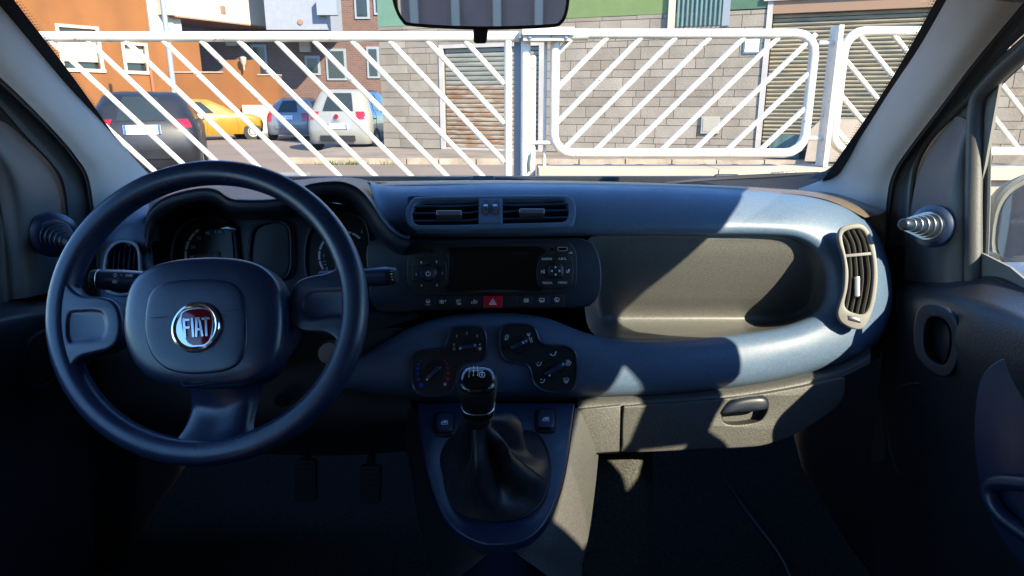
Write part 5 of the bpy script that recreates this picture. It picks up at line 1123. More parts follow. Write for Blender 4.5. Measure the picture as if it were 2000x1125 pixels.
tag(m.build('concrete_block', M['coping'], smooth=False), 'pale concrete block with sloped shoulder in front of the wide shutter', 'concrete block')

# ------------------------------------------------------------------ gate, railings and low wall
GY = 4.0
def gp_(x, y, dy=0): return G(x, y, GY + dy)
gate = thing('gate_leaf', 'white tubular gate leaf with bars slanting down to the right', 'gate', gp_(600, 420))
one('tube', 'top_rail', M['white'], gate, [gp_(-260, 72), gp_(400, 71.5), gp_(1014, 72)], .0275, 16)
one('tube', 'stile', M['white'], gate, [gp_(992.5, 79), V((gp_(992.5, 200).x, GY, .12))], .0225, 14)
one('tube', 'bottom_rail', M['white'], gate, [V((-4.2, GY, .16)), V((gp_(985, 200).x, GY, .16))], .0275, 14)
zr_ = gp_(500, 80).z; xs = gp_(985, 200).x
for k in range(-14, 14):
    x0 = gp_(97 + 74.0 * k - (k if k > 0 else 0) * .4, 80).x
    if x0 > gp_(930, 80).x: continue
    ln = min((zr_ - .17) / 1.035, xs - x0)
    if x0 + ln < -4: continue
    one('tube', 'bar', M['white'], gate, [V((x0, GY, zr_ + .005)), V((x0 + ln, GY, zr_ - ln * 1.035))], .0150, 8)
def vtube(px, y0, y1, r, nm, par, dy=0.0, mt='white', seg=12):
    a = gp_(px, y0, dy); b = gp_(px, y1, dy); b.x = a.x; return one('tube', nm, M[mt], par, [a, b], r, seg)
gpost = thing('gate_post', 'white round gate post with latch plate in the middle of the fence', 'gate post', gp_(1025, 420))
vtube(1027, 66, 520, .027, 'post', gpost, .02); vtube(1041, 108, 520, .018, 'stop_tube', gpost, .03); vtube(1066, 74, 326, .0095, 'thin_post', gpost, .05)
m = MB(); a = gp_(1004, 74, .06); b = gp_(1016, 520, .06); m.hexa([V((a.x, GY + .06, b.z)), V((a.x + .045, GY + .06, b.z)), V((a.x + .045, GY + .16, b.z)), V((a.x, GY + .16, b.z)), V((a.x, GY + .06, a.z)), V((a.x + .045, GY + .06, a.z)), V((a.x + .045, GY + .16, a.z)), V((a.x, GY + .16, a.z))]); m.build('stop_bar', M['polegrey'], gpost, smooth=False)
m = MB(); a = gp_(1022, 70, -.07); b = gp_(1114, 79, -.07); c0 = a.z; m.hexa([V((a.x, GY - .07, b.z)), V((b.x, GY - .07, b.z)), V((b.x, GY + .05, b.z)), V((a.x, GY + .05, b.z)), V((a.x, GY - .07, c0)), V((b.x, GY - .07, c0)), V((b.x, GY + .05, c0)), V((a.x, GY + .05, c0))]); m.build('latch_body', M['white'], gpost, smooth=False)
m = MB(); a = gp_(1021, 52, -.09); b = gp_(1122, 68, -.09); m.hexa([V((a.x, GY - .09, b.z)), V((b.x, GY - .09, b.z)), V((b.x, GY + .05, b.z)), V((a.x, GY + .05, b.z)), V((a.x, GY - .075, a.z)), V((b.x, GY - .075, a.z)), V((b.x, GY + .05, a.z)), V((a.x, GY + .05, a.z))]); m.build('latch_cover', M['white'], gpost, smooth=False)
for px in (1035, 1106): one('lathe', 'latch_bolt', M['satin'], gpost, gp_(px, 73.5, -.071), V((0, -1, 0)), [(0, .011), (.006, .009), (.008, 0)], 12)
one('tube', 'short_rail', M['white'], gpost, [gp_(1040, 279, .02), gp_(1084, 279, 0)], .012, 10)
m = MB(); m.tube([gp_(1036, 300, -.012), gp_(1033, 320, -.012), gp_(1034, 335, -.012)], .006, 6); m.build('peeled_sticker', M['teal'], gpost)
def railing(name, label, x0, x1, y0, y1, rtl, sgn, tops, stiles):
    t = thing(name, label, 'railing', gp_((x0 + x1) / 2, y1), 'white railing panels on the low wall')
    rads = 38
    P = []
    cs = [(x1, y0, 1), (x1, y1, 1), (x0, y1, 1), (x0, y0, rtl)]
    q = [(x0 + (rads if rtl else 0), y0), (x1 - rads, y0)] + [(x1 - rads + rads * sin(R(a)), y0 + rads - rads * cos(R(a))) for a in (22, 45, 68)] + [(x1, y0 + rads), (x1 - (x1 - 1000) * .045 * 0, y1 - rads)] + [(x1 - rads + rads * cos(R(a)), y1 - rads + rads * sin(R(a))) for a in (22, 45, 68)] + [(x1 - rads, y1), (x0 + rads, y1)] + [(x0 + rads - rads * sin(R(a)), y1 - rads + rads * cos(R(a))) for a in (22, 45, 68)] + [(x0, y1 - rads), (x0, y0 + (rads if rtl else 0))]
    if rtl: q += [(x0 + rads - rads * cos(R(a)), y0 + rads - rads * sin(R(a))) for a in (22, 45, 68)]
    pt = []
    zt_, zb_ = gp_(x0, y0).z, gp_(x0, y1).z; X0, X1 = gp_(x0, y0).x, gp_(x1, y0).x
    for x, y in q: pt.append(V((X0 + (X1 - X0) * (x - x0) / (x1 - x0), GY, zt_ + (zb_ - zt_) * (y - y0) / (y1 - y0))))
    one('tube', 'frame', M['white'], t, pt, .0265, 14, True)
    H = zt_ - zb_; W_ = X1 - X0
    for u in tops:                       # where each bar would meet the top rail line, in metres from the left stile
        a, b = V((X0 + u, GY, zt_)), V((X0 + u - sgn * H / 1.0, GY, zb_))
        def clip(p, q):
            if p.x < X0: p = p + (q - p) * ((X0 - p.x) / (q.x - p.x))
            if p.x > X1: p = p + (q - p) * ((X1 - p.x) / (q.x - p.x))
            return p
        if max(a.x, b.x) < X0 + .06 or min(a.x, b.x) > X1 - .06: continue
        a2, b2 = clip(a, b), clip(b, a); one('tube', 'bar', M['white'], t, [a2, b2], .0150, 8)
    return t
mp_px = .002845
railing('railing', 'white rounded railing panel with bars slanting up to the right, right of the gate post', 1085, 1594, 66, 299, False, 1, [(1192 - 1085 + 66.5 * k) * mp_px for k in range(-2, 12)], None)
railing('railing', 'white rounded railing panel with bars slanting down to the right, cut by the right pillar', 1652, 2240, 61, 296, True, -1, [(20 + 67 * k) * mp_px for k in range(-6, 10)], None)
one('tube', 'rail_sleeve', M['white'], gpost, [gp_(1112, 67.5), gp_(1148, 67.5)], .031, 14)
rp_ = thing('railing_post', 'white flat post between the two right railing panels', 'railing post', gp_(1622, 325))
a = gp_(1629, 50); zt_ = a.z; zb_ = gp_(1620, 324).z; xx = gp_(1631, 60).x
m = MB(); m.hexa([V((xx, GY - .05, zb_)), V((xx + .026, GY - .05, zb_)), V((xx + .026, GY + .06, zb_)), V((xx, GY + .06, zb_)), V((xx, GY - .05, zt_)), V((xx + .026, GY - .05, zt_)), V((xx + .026, GY + .06, zt_)), V((xx, GY + .06, zt_))]); m.build('post', M['white'], rp_, smooth=False)
for y in (84, 270):
    one('tube', 'bracket', M['white'], rp_, [V((gp_(1600, 84).x, GY, gp_(1600, y).z)), V((gp_(1652, 84).x, GY, gp_(1600, y).z))], .0125, 10)
lw = thing('low_wall', 'low plastered wall with pale stone coping under the railing', 'wall', V((3, GY, 0)))
x0 = gp_(1050, 330).x; zc = gp_(1200, 337).z; zt_ = gp_(1200, 327).z
m = MB(); m.hexa([V((x0 + .03, GY - .12, 0)), V((8, GY - .12, 0)), V((8, GY + .14, 0)), V((x0 + .03, GY + .14, 0)), V((x0 + .03, GY - .12, zc - .02)), V((8, GY - .12, zc - .02)), V((8, GY + .14, zc - .02)), V((x0 + .03, GY + .14, zc - .02))]); m.build('wall_body', M['lowwall'], lw, smooth=False)
xx = x0; random.seed(2)
while xx < 7.5:
    w = 1.0; m = MB(); m.box(V((xx + w / 2, GY, (zt_ + zc) / 2 - .01)), w - .006, .34, zt_ - zc + .03); m.build('coping_stone', M['coping'], lw, smooth=False); xx += w
m = MB(); p = G(568, 336, 7.0); m.box(V((p.x, 7.0, .30)), .30, .3, .60); ob = m.build('bollard_block', M['galv'], smooth=False); tag(ob, 'small grey block with white foot beyond the gate, just above the steering wheel', 'bollard')

# ------------------------------------------------------------------ orange house and neighbours
OD = V((1, 1.3, 0)).normalized(); ON = V((1.3, -1, 0)).normalized(); OO = G(150, 200, 28); OO.z = 0; OP = Pl(OO, ON)
def os_(px, py): p = OP.pt(px, py); return (p - OO).dot(OD), p.z
def op(s, z, h=0.0): return OO + OD * s + V((0, 0, z)) + ON * h
def obox(m, s0, s1, z0, z1, h0, h1): m.hexa([op(s0, z0, h1), op(s1, z0, h1), op(s1, z0, h0), op(s0, z0, h0), op(s0, z1, h1), op(s1, z1, h1), op(s1, z1, h0), op(s0, z1, h0)])
oh = thing('orange_house', 'orange stucco house with white framed windows and cream balcony', 'house', op(0, 0))
sA, sB = os_(-330, 100)[0], os_(291, 60)[0]; sC = os_(326, 60)[0]; sD = os_(345, 150)[0]
def win(x0, y0, x1, y1, gap, mt):
    s0, s1 = os_(x0, 95)[0], os_(x1, 95)[0]; z1 = os_(x0, y0)[1]; z0 = os_(x0, y1)[1]; return s0, s1, z0, z1
w1 = win(115, 48, 197, 136, 0, 0); w2 = win(238, 83, 287, 141, 0, 0)
m = MB(); z9 = 13
xs_ = [sA, w1[0] + .08, w1[1] - .08, w2[0] + .06, w2[1] - .06, sB]
obox(m, xs_[0], xs_[1], 0, z9, -.4, 0); obox(m, xs_[1], xs_[2], 0, w1[2] + .06, -.4, 0); obox(m, xs_[1], xs_[2], w1[3] - .06, z9, -.4, 0); obox(m, xs_[2], xs_[3], 0, z9, -.4, 0); obox(m, xs_[3], xs_[4], 0, w2[2] + .06, -.4, 0); obox(m, xs_[3], xs_[4], w2[3] - .06, z9, -.4, 0); obox(m, xs_[4], sB, 0, z9, -.4, 0); obox(m, sB, sD + 1.2, 0, os_(300, 62)[1], -.4, -.004)
m.build('wall', M['orange'], oh, smooth=False)
for (s0, s1, z0, z1), bl, bm_ in ((w1, .16, 'blind'), (w2, .28, 'blind')):
    m = MB(); e = .10
    obox(m, s0 - .05, s1 + .05, z0 - .06, z0 + e * .7, -.1, .07); obox(m, s0 - .02, s0 + e, z0 + e * .7, z1 - e * .8, -.1, .04); obox(m, s1 - e, s1 + .02, z0 + e * .7, z1 - e * .8, -.1, .04); obox(m, s0 - .02, s1 + .02, z1 - e * .8, z1 + .03, -.1, .05)
    f = m.build('window', M['cream'], oh, smooth=False)
    m = MB(); obox(m, s0 + e, s1 - e, z0 + e * .7 + (z1 - z0) * bl, z1 - e * .8, -.20, -.16); m.build('roller_blind', M['blind'], f, smooth=False)
    m = MB(); obox(m, s0 + e, s1 - e, z0, z1, -.3, -.26); m.build('pane', M['darkglass'], f, smooth=False)
m = MB(); obox(m, sB + .005, sC + .6, os_(300, 62)[1], z9, -.4, .12); m.build('cream_pier', M['cream'], oh, smooth=False)
p0, p1 = os_(301, 160)[0], os_(300, 160)[0]; m = MB(); m.tube([op(os_(296, 160)[0], .3, .06), op(os_(296, 160)[0], os_(296, 128)[1], .06)], .07, 10); m.build('downpipe', M['brown'], oh)
# balcony: long cream parapet over a brown soffit, receding along the street
b0, b1 = G(338, 28, 30.9), G(532, 52, 35.6); zb = 4.87; bd_ = (b1 - b0); bd_.z = 0; bd_.normalize(); bn = V((-bd_.y, bd_.x, 0))
m = MB(); q0, q1 = V((b0.x, b0.y, zb)), V((b1.x, b1.y, zb))
q00 = q0 - bd_ * .4
m.hexa([q00, q1, q1 + bn * 3, q00 + bn * 3] + [p + V((0, 0, 2.4)) for p in (q00, q1, q1 + bn * 3, q00 + bn * 3)]); m.build('balcony_parapet', M['cream'], oh, smooth=False)
m = MB(); m.hexa([p + V((0, 0, -.06)) for p in (q0 + bd_ * .1, q1, q1 + bn * 3, q0 + bn * 3)] + [p + V((0, 0, -.004)) for p in (q0 + bd_ * .1, q1, q1 + bn * 3, q0 + bn * 3)]); m.build('balcony_soffit', M['soffit'], oh, smooth=False)
m = MB()
for px, py in ((442, 22),):
    c = G(px, py, 27.2); m.box(c + V((0, -.3, 0)), .12, .2, .28)
m.build('wall_bracket', M['soffit'], oh, smooth=False)
# house end with shade put into its colour, and brick block behind
def zat(py, Y): return G(1000, py, Y).z
def wallbox(m, x0, x1, Y, z0, z1, dp=2.0): a, b = G(x0, 100, Y).x, G(x1, 100, Y).x; m.hexa([V((a, Y, z0)), V((b, Y, z0)), V((b, Y + dp, z0)), V((a, Y + dp, z0)), V((a, Y, z1)), V((b, Y, z1)), V((b, Y + dp, z1)), V((a, Y + dp, z1))])
gh = thing('shade_tinted_house', 'grey-blue rendered upper house wall between the balcony and the brick block', 'house', G(585, 60, 33))
m = MB(); wallbox(m, 524, 642, 33, zat(58, 33), 14, 4); m.build('wall', M['shadegrey'], gh, smooth=False)
m = MB(); c = G(587, 43, 33); m.lathe(c, V((0, -1, 0)), [(0, .12), (.05, .12), (.06, 0)], 12); m.build('wall_lamp', M['soffit'], gh)
m = MB(); c = G(640, 14, 32.8); m.box(c, .9, .4, .7); m.build('awning_box', M['polegrey'], gh, smooth=False)
bb = thing('brick_block', 'dark brown brick apartment block at the far end of the street', 'building', G(640, 235, 36))
m = MB(); wallbox(m, 330, 900, 36, 0, 16, 4); m.build('wall', M['brick'], bb, smooth=False)
for x0, y0, x1, y1, bmx in ((696, -6, 718, 32, 0), (734, -4, 745, 24, 0), (640, 100, 674, 152, 0), (600, 114, 622, 142, 0), (495, 92, 520, 145, 0), (338, 92, 384, 140, 0), (720, 96, 738, 148, 0)):
    m = MB(); a, b = G(x0, y0, 35.97), G(x1, y1, 35.97); e = .12
    m.hexa([V((a.x - e, 35.93, b.z - e)), V((b.x + e, 35.93, b.z - e)), V((b.x + e, 36.02, b.z - e)), V((a.x - e, 36.02, b.z - e)), V((a.x - e, 35.93, a.z + e)), V((b.x + e, 35.93, a.z + e)), V((b.x + e, 36.02, a.z + e)), V((a.x - e, 36.02, a.z + e))]); f = m.build('window', M['polegrey'], bb, smooth=False)
    m = MB(); m.hexa([V((a.x, 35.90, b.z)), V((b.x, 35.90, b.z)), V((b.x, 35.94, b.z)), V((a.x, 35.94, b.z)), V((a.x, 35.90, a.z)), V((b.x, 35.90, a.z)), V((b.x, 35.94, a.z)), V((a.x, 35.94, a.z))]); m.build('pane', M['darkglass'], f, smooth=False)
for x0, y0, x1, y1 in ((443, 78, 466, 90), (586, 82, 606, 102)):
    m = MB(); a, b = G(x0, y0, 35.8), G(x1, y1, 35.8); m.box((a + b) / 2, abs(b.x - a.x), .4, abs(a.z - b.z)); m.build('air_unit', M['blind'], bb, smooth=False)
ow = thing('orange_wall', 'stepped orange garden wall with white foot behind the yellow car', 'wall', G(440, 240, 31))
def steps(lst, Y, mt, nm, par):
    for x0, x1, yt, yb in lst:
        m = MB(); wallbox(m, x0, x1, Y, max(0, zat(yb, Y)), zat(yt, Y), .5); m.build(nm, mt, par, smooth=False)
m = MB()
for x0, x1, yt in ((200, 432, 142), (432, 497, 117), (497, 538, 147)): wallbox(m, x0, x1, 31, .0, zat(yt, 31), .5)
m.build('wall_body', M['orange'], ow, smooth=False)
m = MB()
for x0, x1, yt in ((330, 431, 142), (498, 538, 147)): wallbox(m, x0, x1, 30.95, zat(yt, 31), zat(yt - 2.2, 31), .6)
m.build('wall_cap', M['coping'], ow, smooth=False)
m = MB(); wallbox(m, 462, 560, 30.7, 0, zat(205, 30.7), .25); m.build('white_foot', M['cream'], ow, smooth=False)
m = MB(); c = G(475, 118, 30.8); m.lathe(c + V((0, 0, -.1)), V((0, 0, 1)), [(-.3, .03), (-.1, .05), (0, .12), (.22, .14), (.26, .06), (.26, 0)], 14); m.build('wall_lantern', M['blind'], ow)
lp = thing('lamp_post', 'tall grey street pole in front of the orange house', 'lamp post', V((G(341, 188, 22).x, 22, 0)))
one('tube', 'pole', M['polegrey'], lp, [V((G(341, 188, 22).x, 22, 0)), V((G(341, 188, 22).x, 22, 3)), V((G(341, 188, 22).x, 22, 8))], [.085, .08, .065], 14)

# ------------------------------------------------------------------ parked cars
def outline(yr, yf, hw, rc, br=.10, bf=.15):
    P = []
    for k in range(9): x = -hw + rc + (2 * hw - 2 * rc) * k / 8; P.append((x, yr + br * (x / hw) ** 2))
    y_r = yr + br * ((hw - rc) / hw) ** 2; y_f = yf - bf * ((hw - rc) / hw) ** 2
    for k in (1, 2, 3): a = R(-90 + 90 * k / 4); P.append((hw - rc + rc * cos(a), y_r + rc + rc * sin(a)))
    for k in range(17): P.append((hw, y_r + rc + (y_f - y_r - 2 * rc) * k / 16))
    for k in (1, 2, 3): a = R(90 * k / 4); P.append((hw - rc + rc * cos(a), y_f - rc + rc * sin(a)))
    for k in range(9): x = hw - rc - (2 * hw - 2 * rc) * k / 8; P.append((x, yf - bf * (x / hw) ** 2))
    for k in (1, 2, 3): a = R(90 + 90 * k / 4); P.append((-hw + rc + rc * cos(a), y_f - rc + rc * sin(a)))
    for k in range(17): P.append((-hw, y_f - rc - (y_f - y_r - 2 * rc) * k / 16))
    for k in (1, 2, 3): a = R(180 + 90 * k / 4); P.append((-hw + rc + rc * cos(a), y_r + rc + rc * sin(a)))
    return P                           # 0-8 rear, 12-28 right side, 32-40 front, 44-60 left side
def car(name, label, paint, loc, head, sl, belt, top, wheels, lights, plate, bumper, wr, cut, rw=(1, 7), seams=True):
    t = thing(name, label, 'car', loc, 'cars parked in the street'); c_, s_ = cos(head), sin(head)
    def wp_(p): return V(loc) + V((p[0] * c_ + p[1] * s_, -p[0] * s_ + p[1] * c_, p[2]))
    rings = [[V((x, y, z)) for x, y in outline(yr, yf, hw, rc)] for z, yr, yf, hw, rc in sl]
    m = MB(); m.grid([[wp_(p) for p in r] for r in rings], True)
    m.add([wp_(p) for p in rings[-1]], [tuple(range(len(rings[-1])))]); m.add([wp_(p) for p in rings[0]], [tuple(range(len(rings[0])))[::-1]])
    m.build('body', paint, t, angle=50)
    N = len(rings[0])
    def skin(i0, i1, za, zb, off, nm, mt, par=t, lab=None):
        rows = []
        for u in range(5):
            z = za + (zb - za) * u / 4; row = []
            for j in range(len(sl) - 1):
                if sl[j][0] <= z <= sl[j + 1][0] + 1e-6: f = (z - sl[j][0]) / max(1e-6, sl[j + 1][0] - sl[j][0]); break
            st_ = int(math.floor(i0)); k = i0
            while k <= i1 + 1e-6:
                a = int(math.floor(k)) % N; b = (a + 1) % N; w = k - math.floor(k)
                p = rings[j][a].lerp(rings[j][b], w).lerp(rings[j + 1][a].lerp(rings[j + 1][b], w), f)
                cen = V((0, (sl[j][1] + sl[j][2]) / 2, p.z)); a1 = rings[j][a]; b1 = rings[j][b]; nrm = V((b1.y - a1.y, -(b1.x - a1.x), 0.0)); nrm = nrm.normalized() if nrm.length > 0 else V((0, -1, 0)); up_ = rings[j + 1][a] - rings[j][a]; nrm = (b1 - a1).cross(up_).normalized()
                row.append(wp_(p + nrm * off)); k += .5
            rows.append(row)
        m = MB(); m.grid(rows); o = m.build(nm, mt, par)
        if lab: o['label'] = lab
        return o
    skin(rw[0], rw[1], belt + .05, top - .07, .008, 'rear_window', M['darkglass'])
    lo, hi = cut
    for a, b in ((12 + lo[0], 12 + lo[1]), (12 + hi[0], 12 + hi[1])): skin(a, b, belt + .05, top - .08, .008, 'side_window', M['darkglass'])
    for a, b in ((60 - lo[1], 60 - lo[0]), (60 - hi[1], 60 - hi[0])): skin(a, b, belt + .05, top - .08, .008, 'side_window', M['darkglass'])
    skin(32.5, 39.5, belt + .05, top - .07, .008, 'windscreen', M['darkglass'])
    for i0, i1, z0, z1 in lights:
        skin(i0, i1, z0, z1, .012, 'tail_light', M['lamp_red']); skin(8 - i1 + (N if 8 - i1 < 0 else 0), 8 - i0 + (N if 8 - i1 < 0 else 0), z0, z1, .012, 'tail_light', M['lamp_red'])
    skin(1, 7, bumper[0], bumper[1], .03, 'bumper_strip', bumper[2])
    if seams:
        m = MB()
        for k in seams:
            for base, sg_ in ((12, 1), (60, -1)):
                pts = []
                for r_ in rings[1:-1]: pts.append(wp_(r_[int(base + sg_ * k)]))
                m.tube(pts, .006, 4)
        m.build('door_seams', M['rubber'], t)
        for base, sg_ in ((12, 1), (60, -1)): skin(min(base + sg_ * (seams[0] - 1.5), base + sg_ * (seams[0] - .5)), max(base + sg_ * (seams[0] - 1.5), base + sg_ * (seams[0] - .5)), belt - .16, belt - .13, .025, 'door_handle', M['rubber'] if paint is not M['carblack'] else M['chrome'])
    # plate
    px_, pz, pw, ph = plate; yy = min(r_[4].y for r_, s2_ in zip(rings, sl) if abs(s2_[0] - pz) < .25) - .02
    m = MB(); m.hexa([wp_(p) for p in ((px_ - pw / 2, yy, pz - ph / 2), (px_ + pw / 2, yy, pz - ph / 2), (px_ + pw / 2, yy + .05, pz - ph / 2), (px_ - pw / 2, yy + .05, pz - ph / 2), (px_ - pw / 2, yy, pz + ph / 2), (px_ + pw / 2, yy, pz + ph / 2), (px_ + pw / 2, yy + .05, pz + ph / 2), (px_ - pw / 2, yy + .05, pz + ph / 2))])
    pl_ = m.build('number_plate', M['plate'], t, smooth=False)
    m = MB()
    for k in range(7):
        if k == 2: continue
        x = px_ - pw * .38 + k * pw * .12; m.hexa([wp_(p) for p in ((x, yy - .003, pz - ph * .28), (x + pw * .07, yy - .003, pz - ph * .28), (x + pw * .07, yy, pz - ph * .28), (x, yy, pz - ph * .28), (x + pw * .02, yy - .003, pz + ph * .28), (x + pw * .07, yy - .003, pz + ph * .28), (x + pw * .07, yy, pz + ph * .28), (x + pw * .02, yy, pz + ph * .28))])
    m.build('blurred_characters', M['polegrey'], pl_, smooth=False)
    m = MB()
    for sx in (-1, 1):
        x = px_ + sx * pw * .46; m.hexa([wp_(p) for p in ((x - .02, yy - .002, pz - ph / 2), (x + .02, yy - .002, pz - ph / 2), (x + .02, yy, pz - ph / 2), (x - .02, yy, pz - ph / 2), (x - .02, yy - .002, pz + ph / 2), (x + .02, yy - .002, pz + ph / 2), (x + .02, yy, pz + ph / 2), (x - .02, yy, pz + ph / 2))])
    m.build('blue_band', M['blue_print'], pl_, smooth=False)
    for wx, wy in wheels:
        for sx in (-1, 1):
            c = wp_((sx * (wx - .10), wy, wr)); a = wp_((sx, 0, 0)) - wp_((0, 0, 0))
            w_ = one('lathe', 'wheel', M['rubber'], t, c, a, [(-.06, 0), (-.06, wr * .9), (-.03, wr), (.08, wr), (.108, wr * .92), (.108, wr * .68), (.09, wr * .66)], 26)
            one('lathe', 'rim', M['rimm'], w_, c, a, [(.088, wr * .67), (.10, wr * .64), (.092, wr * .5), (.10, wr * .2), (.105, wr * .12), (.105, 0)], 22)
            m = MB(); m.lathe(c, a, [(.060, 0), (.060, wr * 1.16), (.094, wr * 1.17), (.094, 0)], 26); m.build('wheel_arch', M['rubber'], t)
    return t, wp_
M['carblack'] = mat('dusty_black_paint', (0.011, 0.011, 0.013), 0.45, var=0.2, vscale=3, coat=0.15, spec=0.3, bump=.05, bscale=200)
M['caryellow'] = mat('yellow_paint', (0.298, 0.146, 0.005), 0.35, var=0.04, coat=0.6)
M['carblue'] = mat('grey_blue_metallic', (0.13, 0.135, 0.15), 0.35, var=0.04, coat=0.6)
M['carwhite'] = mat('white_car_paint', (0.211, 0.202, 0.178), 0.35, var=0.03, coat=0.5)
def sl_hatch(H, L, hw, zb, ov=.0, hood=1.0):
    return [(.20, .10, L - .1, hw - .06, .2), (.30, .03, L - .03, hw - .02, .22), (.55, .0, L, hw, .25), (zb - .12, .05, L - .06, hw, .26), (zb, .10, L - .35, hw - .03, .26), (zb + .05, .13, L - hood, hw - .06, .26), (zb + (H - zb) * .55, .30, L - hood - .45, hw - .16, .24), (H - .08, .46, L - hood - .80, hw - .25, .24), (H - .02, .60, L - hood - .95, hw - .33, .24), (H, .85, L - hood - 1.2, hw - .48, .22)]
p = G(290, 340, 11.0)
c1, _ = car('parked_car', 'dusty black hatchback with red tail lights at the far left, nearest of the parked cars', M['carblack'], V((G(289, 340, 11.7).x, 11.7, .02)), R(-22), sl_hatch(1.47, 4.2, .86, .93), .93, 1.44, ((.86, .78), (.86, 3.35)), ((7.3, 9.8, .86, 1.0),), (0, .84, .56, .15), (.36, .50, M['carblack']), .31, ((2.5, 7), (7.5, 11)), (1.2, 6.8), (2, 7, 11))
p = G(402, 268, 22)
c2, _ = car('parked_car', 'small yellow hatchback seen from its rear side in front of the orange wall', M['caryellow'], V((G(316, 262, 24.5).x, 24.5, 0)), R(54), sl_hatch(1.42, 3.43, .80, .88, hood=.85), .88, 1.40, ((.80, .55), (.80, 2.9)), ((7.2, 9.6, .62, .92),), (0, .55, .5, .12), (.34, .50, M['rubber']), .28, ((1, 6), (6.6, 11)), (1.2, 6.8), (6.3, 12))
c3, _ = car('parked_car', 'grey-blue hatchback parked left of the white car', M['carblue'], V((G(562, 258, 24.5).x, 24.5, 0)), R(3), sl_hatch(1.46, 3.9, .83, .92), .92, 1.43, ((.83, .6), (.83, 3.1)), ((7.6, 10, .66, .95),), (0, .80, .5, .12), (.42, .55, M['carblue']), .29, ((2, 6.6), (7.2, 11)), (1.2, 6.8), (2, 7, 11))
c4, wq = car('parked_car', 'white tall hatchback parked beside the stone building', M['carwhite'], V((G(660, 282, 19.0).x, 19.0, 0)), R(5), sl_hatch(1.66, 4.15, .89, 1.02), 1.02, 1.62, ((.89, .75), (.89, 3.35)), ((7.4, 9.6, .86, 1.06),), (.02, .68, .54, .13), (.30, .44, M['rubber']), .32, ((2, 6.6), (7.2, 11.5)), (1.0, 7.0), (2, 7, 11.5) if False else (2, 7, 11))
m = MB(); n_ = wq((0, -1, 0)) - wq((0, 0, 0)); m.lathe(wq((0, -.0, 1.0)) + V((0, 0, -.06)), n_, [(0, .062), (.012, .058), (.014, 0)], 18); m.build('badge', M['emblem'], c4)
tpl = Pl(wq((0, -.012, .84)), n_); m = MB(); cu = bpy.data.curves.new('lettering', 'FONT'); cu.body = '500L'; cu.align_x = 'CENTER'; cu.size = .12; obx = bpy.data.objects.new('lettering', cu); me = obx.to_mesh()
ex = wq((1, 0, 0)) - wq((0, 0, 0)); m.add([wq((0, .005, .80)) + ex * v.co.x + V((0, 0, v.co.y)) + n_ * .02 for v in me.vertices], [tuple(q.vertices) for q in me.polygons]); obx.to_mesh_clear(); bpy.data.objects.remove(obx); bpy.data.curves.remove(cu); m.build('boot_lettering', M['satin'], c4, smooth=False)
# garage wall behind the camera (what the interior mirror shows)
gw = thing('garage_wall', 'brown garage wall with pale upright posts behind the car', 'wall', V((0, -9, 0)))
M['gbrown'] = mat('mauve_brown_render', (0.22, 0.15, 0.125), 0.9, var=.06)
m = MB(); m.box(V((0, -9.2, 1.6)), 16, .3, 3.2); m.build('wall_body', M['gbrown'], gw, smooth=False)
for k in range(-9, 10):
    m = MB(); m.box(V((k * .62, -9.02, 1.6)), .12, .06, 3.2); m.build('upright', M['cream'], gw, smooth=False)
# ================================================================== OWN CAR: sides behind the camera
def side_wall(X, outer, holes, th, name, mt, label):
    sgn = 1 if X > 0 else -1; m = MB()
    def lp(p, ccw): return list(p) if (area(p) > 0) == ccw else list(p)[::-1]
    loops = [lp(outer, True)] + [lp(h, False) for h in holes]; idx = []; vs = []
    for l in loops:
        for y, z in l: vs += [V((X, y, z)), V((X + sgn * th, y, z))]
    flat = [q for l in loops for q in l]; tri = tessellate_polygon([[V((y, z, 0)) for y, z in l] for l in loops]); fs = []
    for t in tri: fs.append(tuple(2 * k for k in t)); fs.append(tuple(2 * k + 1 for k in t[::-1]))
    b = 0
    for l in loops:
        n = len(l)
        for k in range(n): fs.append((2 * (b + k), 2 * (b + (k + 1) % n), 2 * (b + (k + 1) % n) + 1, 2 * (b + k) + 1))
        b += n
    m.add(vs, fs); return m.build(name, mt, body, smooth=False, label=label)
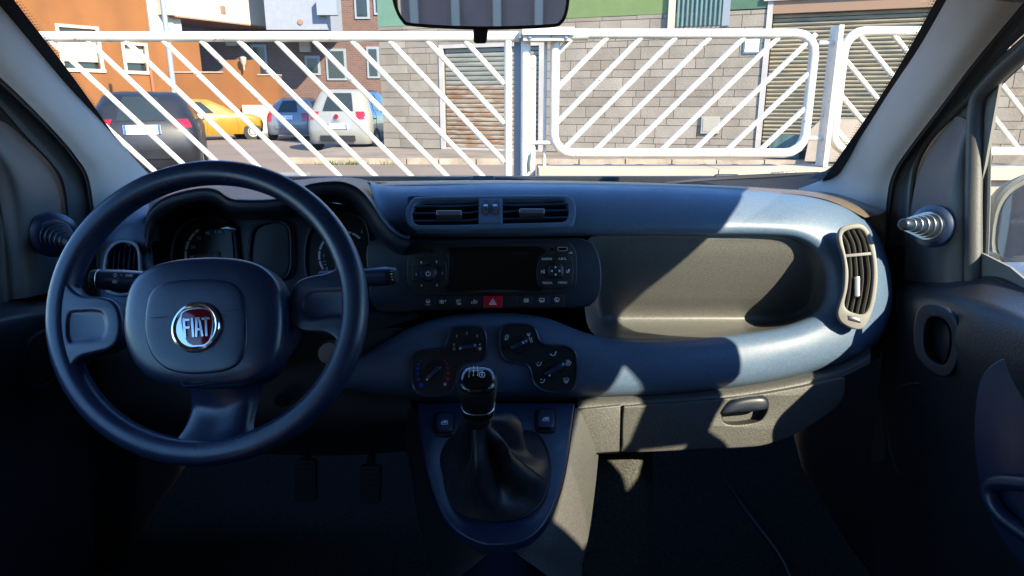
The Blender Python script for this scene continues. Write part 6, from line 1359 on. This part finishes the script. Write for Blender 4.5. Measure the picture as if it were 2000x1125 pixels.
front = [(.56, 1.10), (.535, 1.16), (.51, 1.20), (.53, 1.215), (.585, 1.24), (.60, 1.31), (.50, 1.43), (.55, 1.475), (.66, 1.485), (.75, 1.483), (.86, 1.45), (1.03, 1.40), (1.03, 1.085), (.94, 1.075), (.86, 1.05), (.76, 1.035), (.68, 1.07), (.60, 1.08)]  # side window, its edge notched to shape the sun patch on the dash
sun_hole = [(.37, 1.44), (.413, 1.35), (.36, 1.305), (.26, 1.30), (.13, 1.30), (.09, 1.32), (.0, 1.435), (.15, 1.442), (.30, 1.436), (.332, 1.419)]  # made-up opening, cut to let sun onto the console side
gap = [(.372, 1.280), (.470, 1.208), (.376, 1.205)]  # made-up triangular hole that lights the footwell carpet
side_wall(.705, [(-1.7, .32), (1.05, .32), (1.05, 1.0), (1.20, 1.53), (1.2, 1.60), (.9, 1.62), (-1.5, 1.62), (-1.7, 1.0)], [front, sun_hole, gap], .004, 'side_trim', M['headliner'], 'right cabin side with window openings')
side_wall(-.80, [(-1.7, .32), (1.05, .32), (1.05, 1.0), (1.20, 1.53), (1.2, 1.60), (.9, 1.62), (-1.5, 1.62), (-1.7, 1.0)], [[(-.05, 1.05), (1.02, 1.05), (1.02, 1.46), (.0, 1.46)], [(-1.2, 1.08), (-.2, 1.05), (-.15, 1.45), (-1.1, 1.45)]], .03, 'side_trim', M['headliner'], 'left cabin side with window opening')
m = MB(); m.box(V((-.047, 1.45, .36)), 1.56, .7, .03); m.box(V((.735, 1.4, .70)), .03, .75, .75); m.box(V((-.83, 1.4, .70)), .03, .75, .75); m.build('front_bulkhead', M['dark2'], body, smooth=False)
surf('added_carpet_hump', [PX([(1150, 868, 1.17), (1200, 868, 1.17), (1260, 868, 1.18), (1275, 872, 1.20)]), PX([(1150, 912, 1.13), (1200, 912, 1.13), (1250, 912, 1.14), (1275, 920, 1.18)]), PX([(1145, 960, 1.12), (1200, 960, 1.12), (1250, 965, 1.13), (1275, 980, 1.17)]), PX([(1140, 1130, 1.12), (1200, 1130, 1.14), (1250, 1130, 1.17), (1275, 1130, 1.2)])], M['carpet2'], body)  # raised carpet hump added to catch the sun triangle
m = MB(); m.box(V((-.012, 1.0, .53)), .17, .5, .27); m.build('leak_blocker', M['dark2'], body, smooth=False)  # hidden box added to stop sun leaking past the console
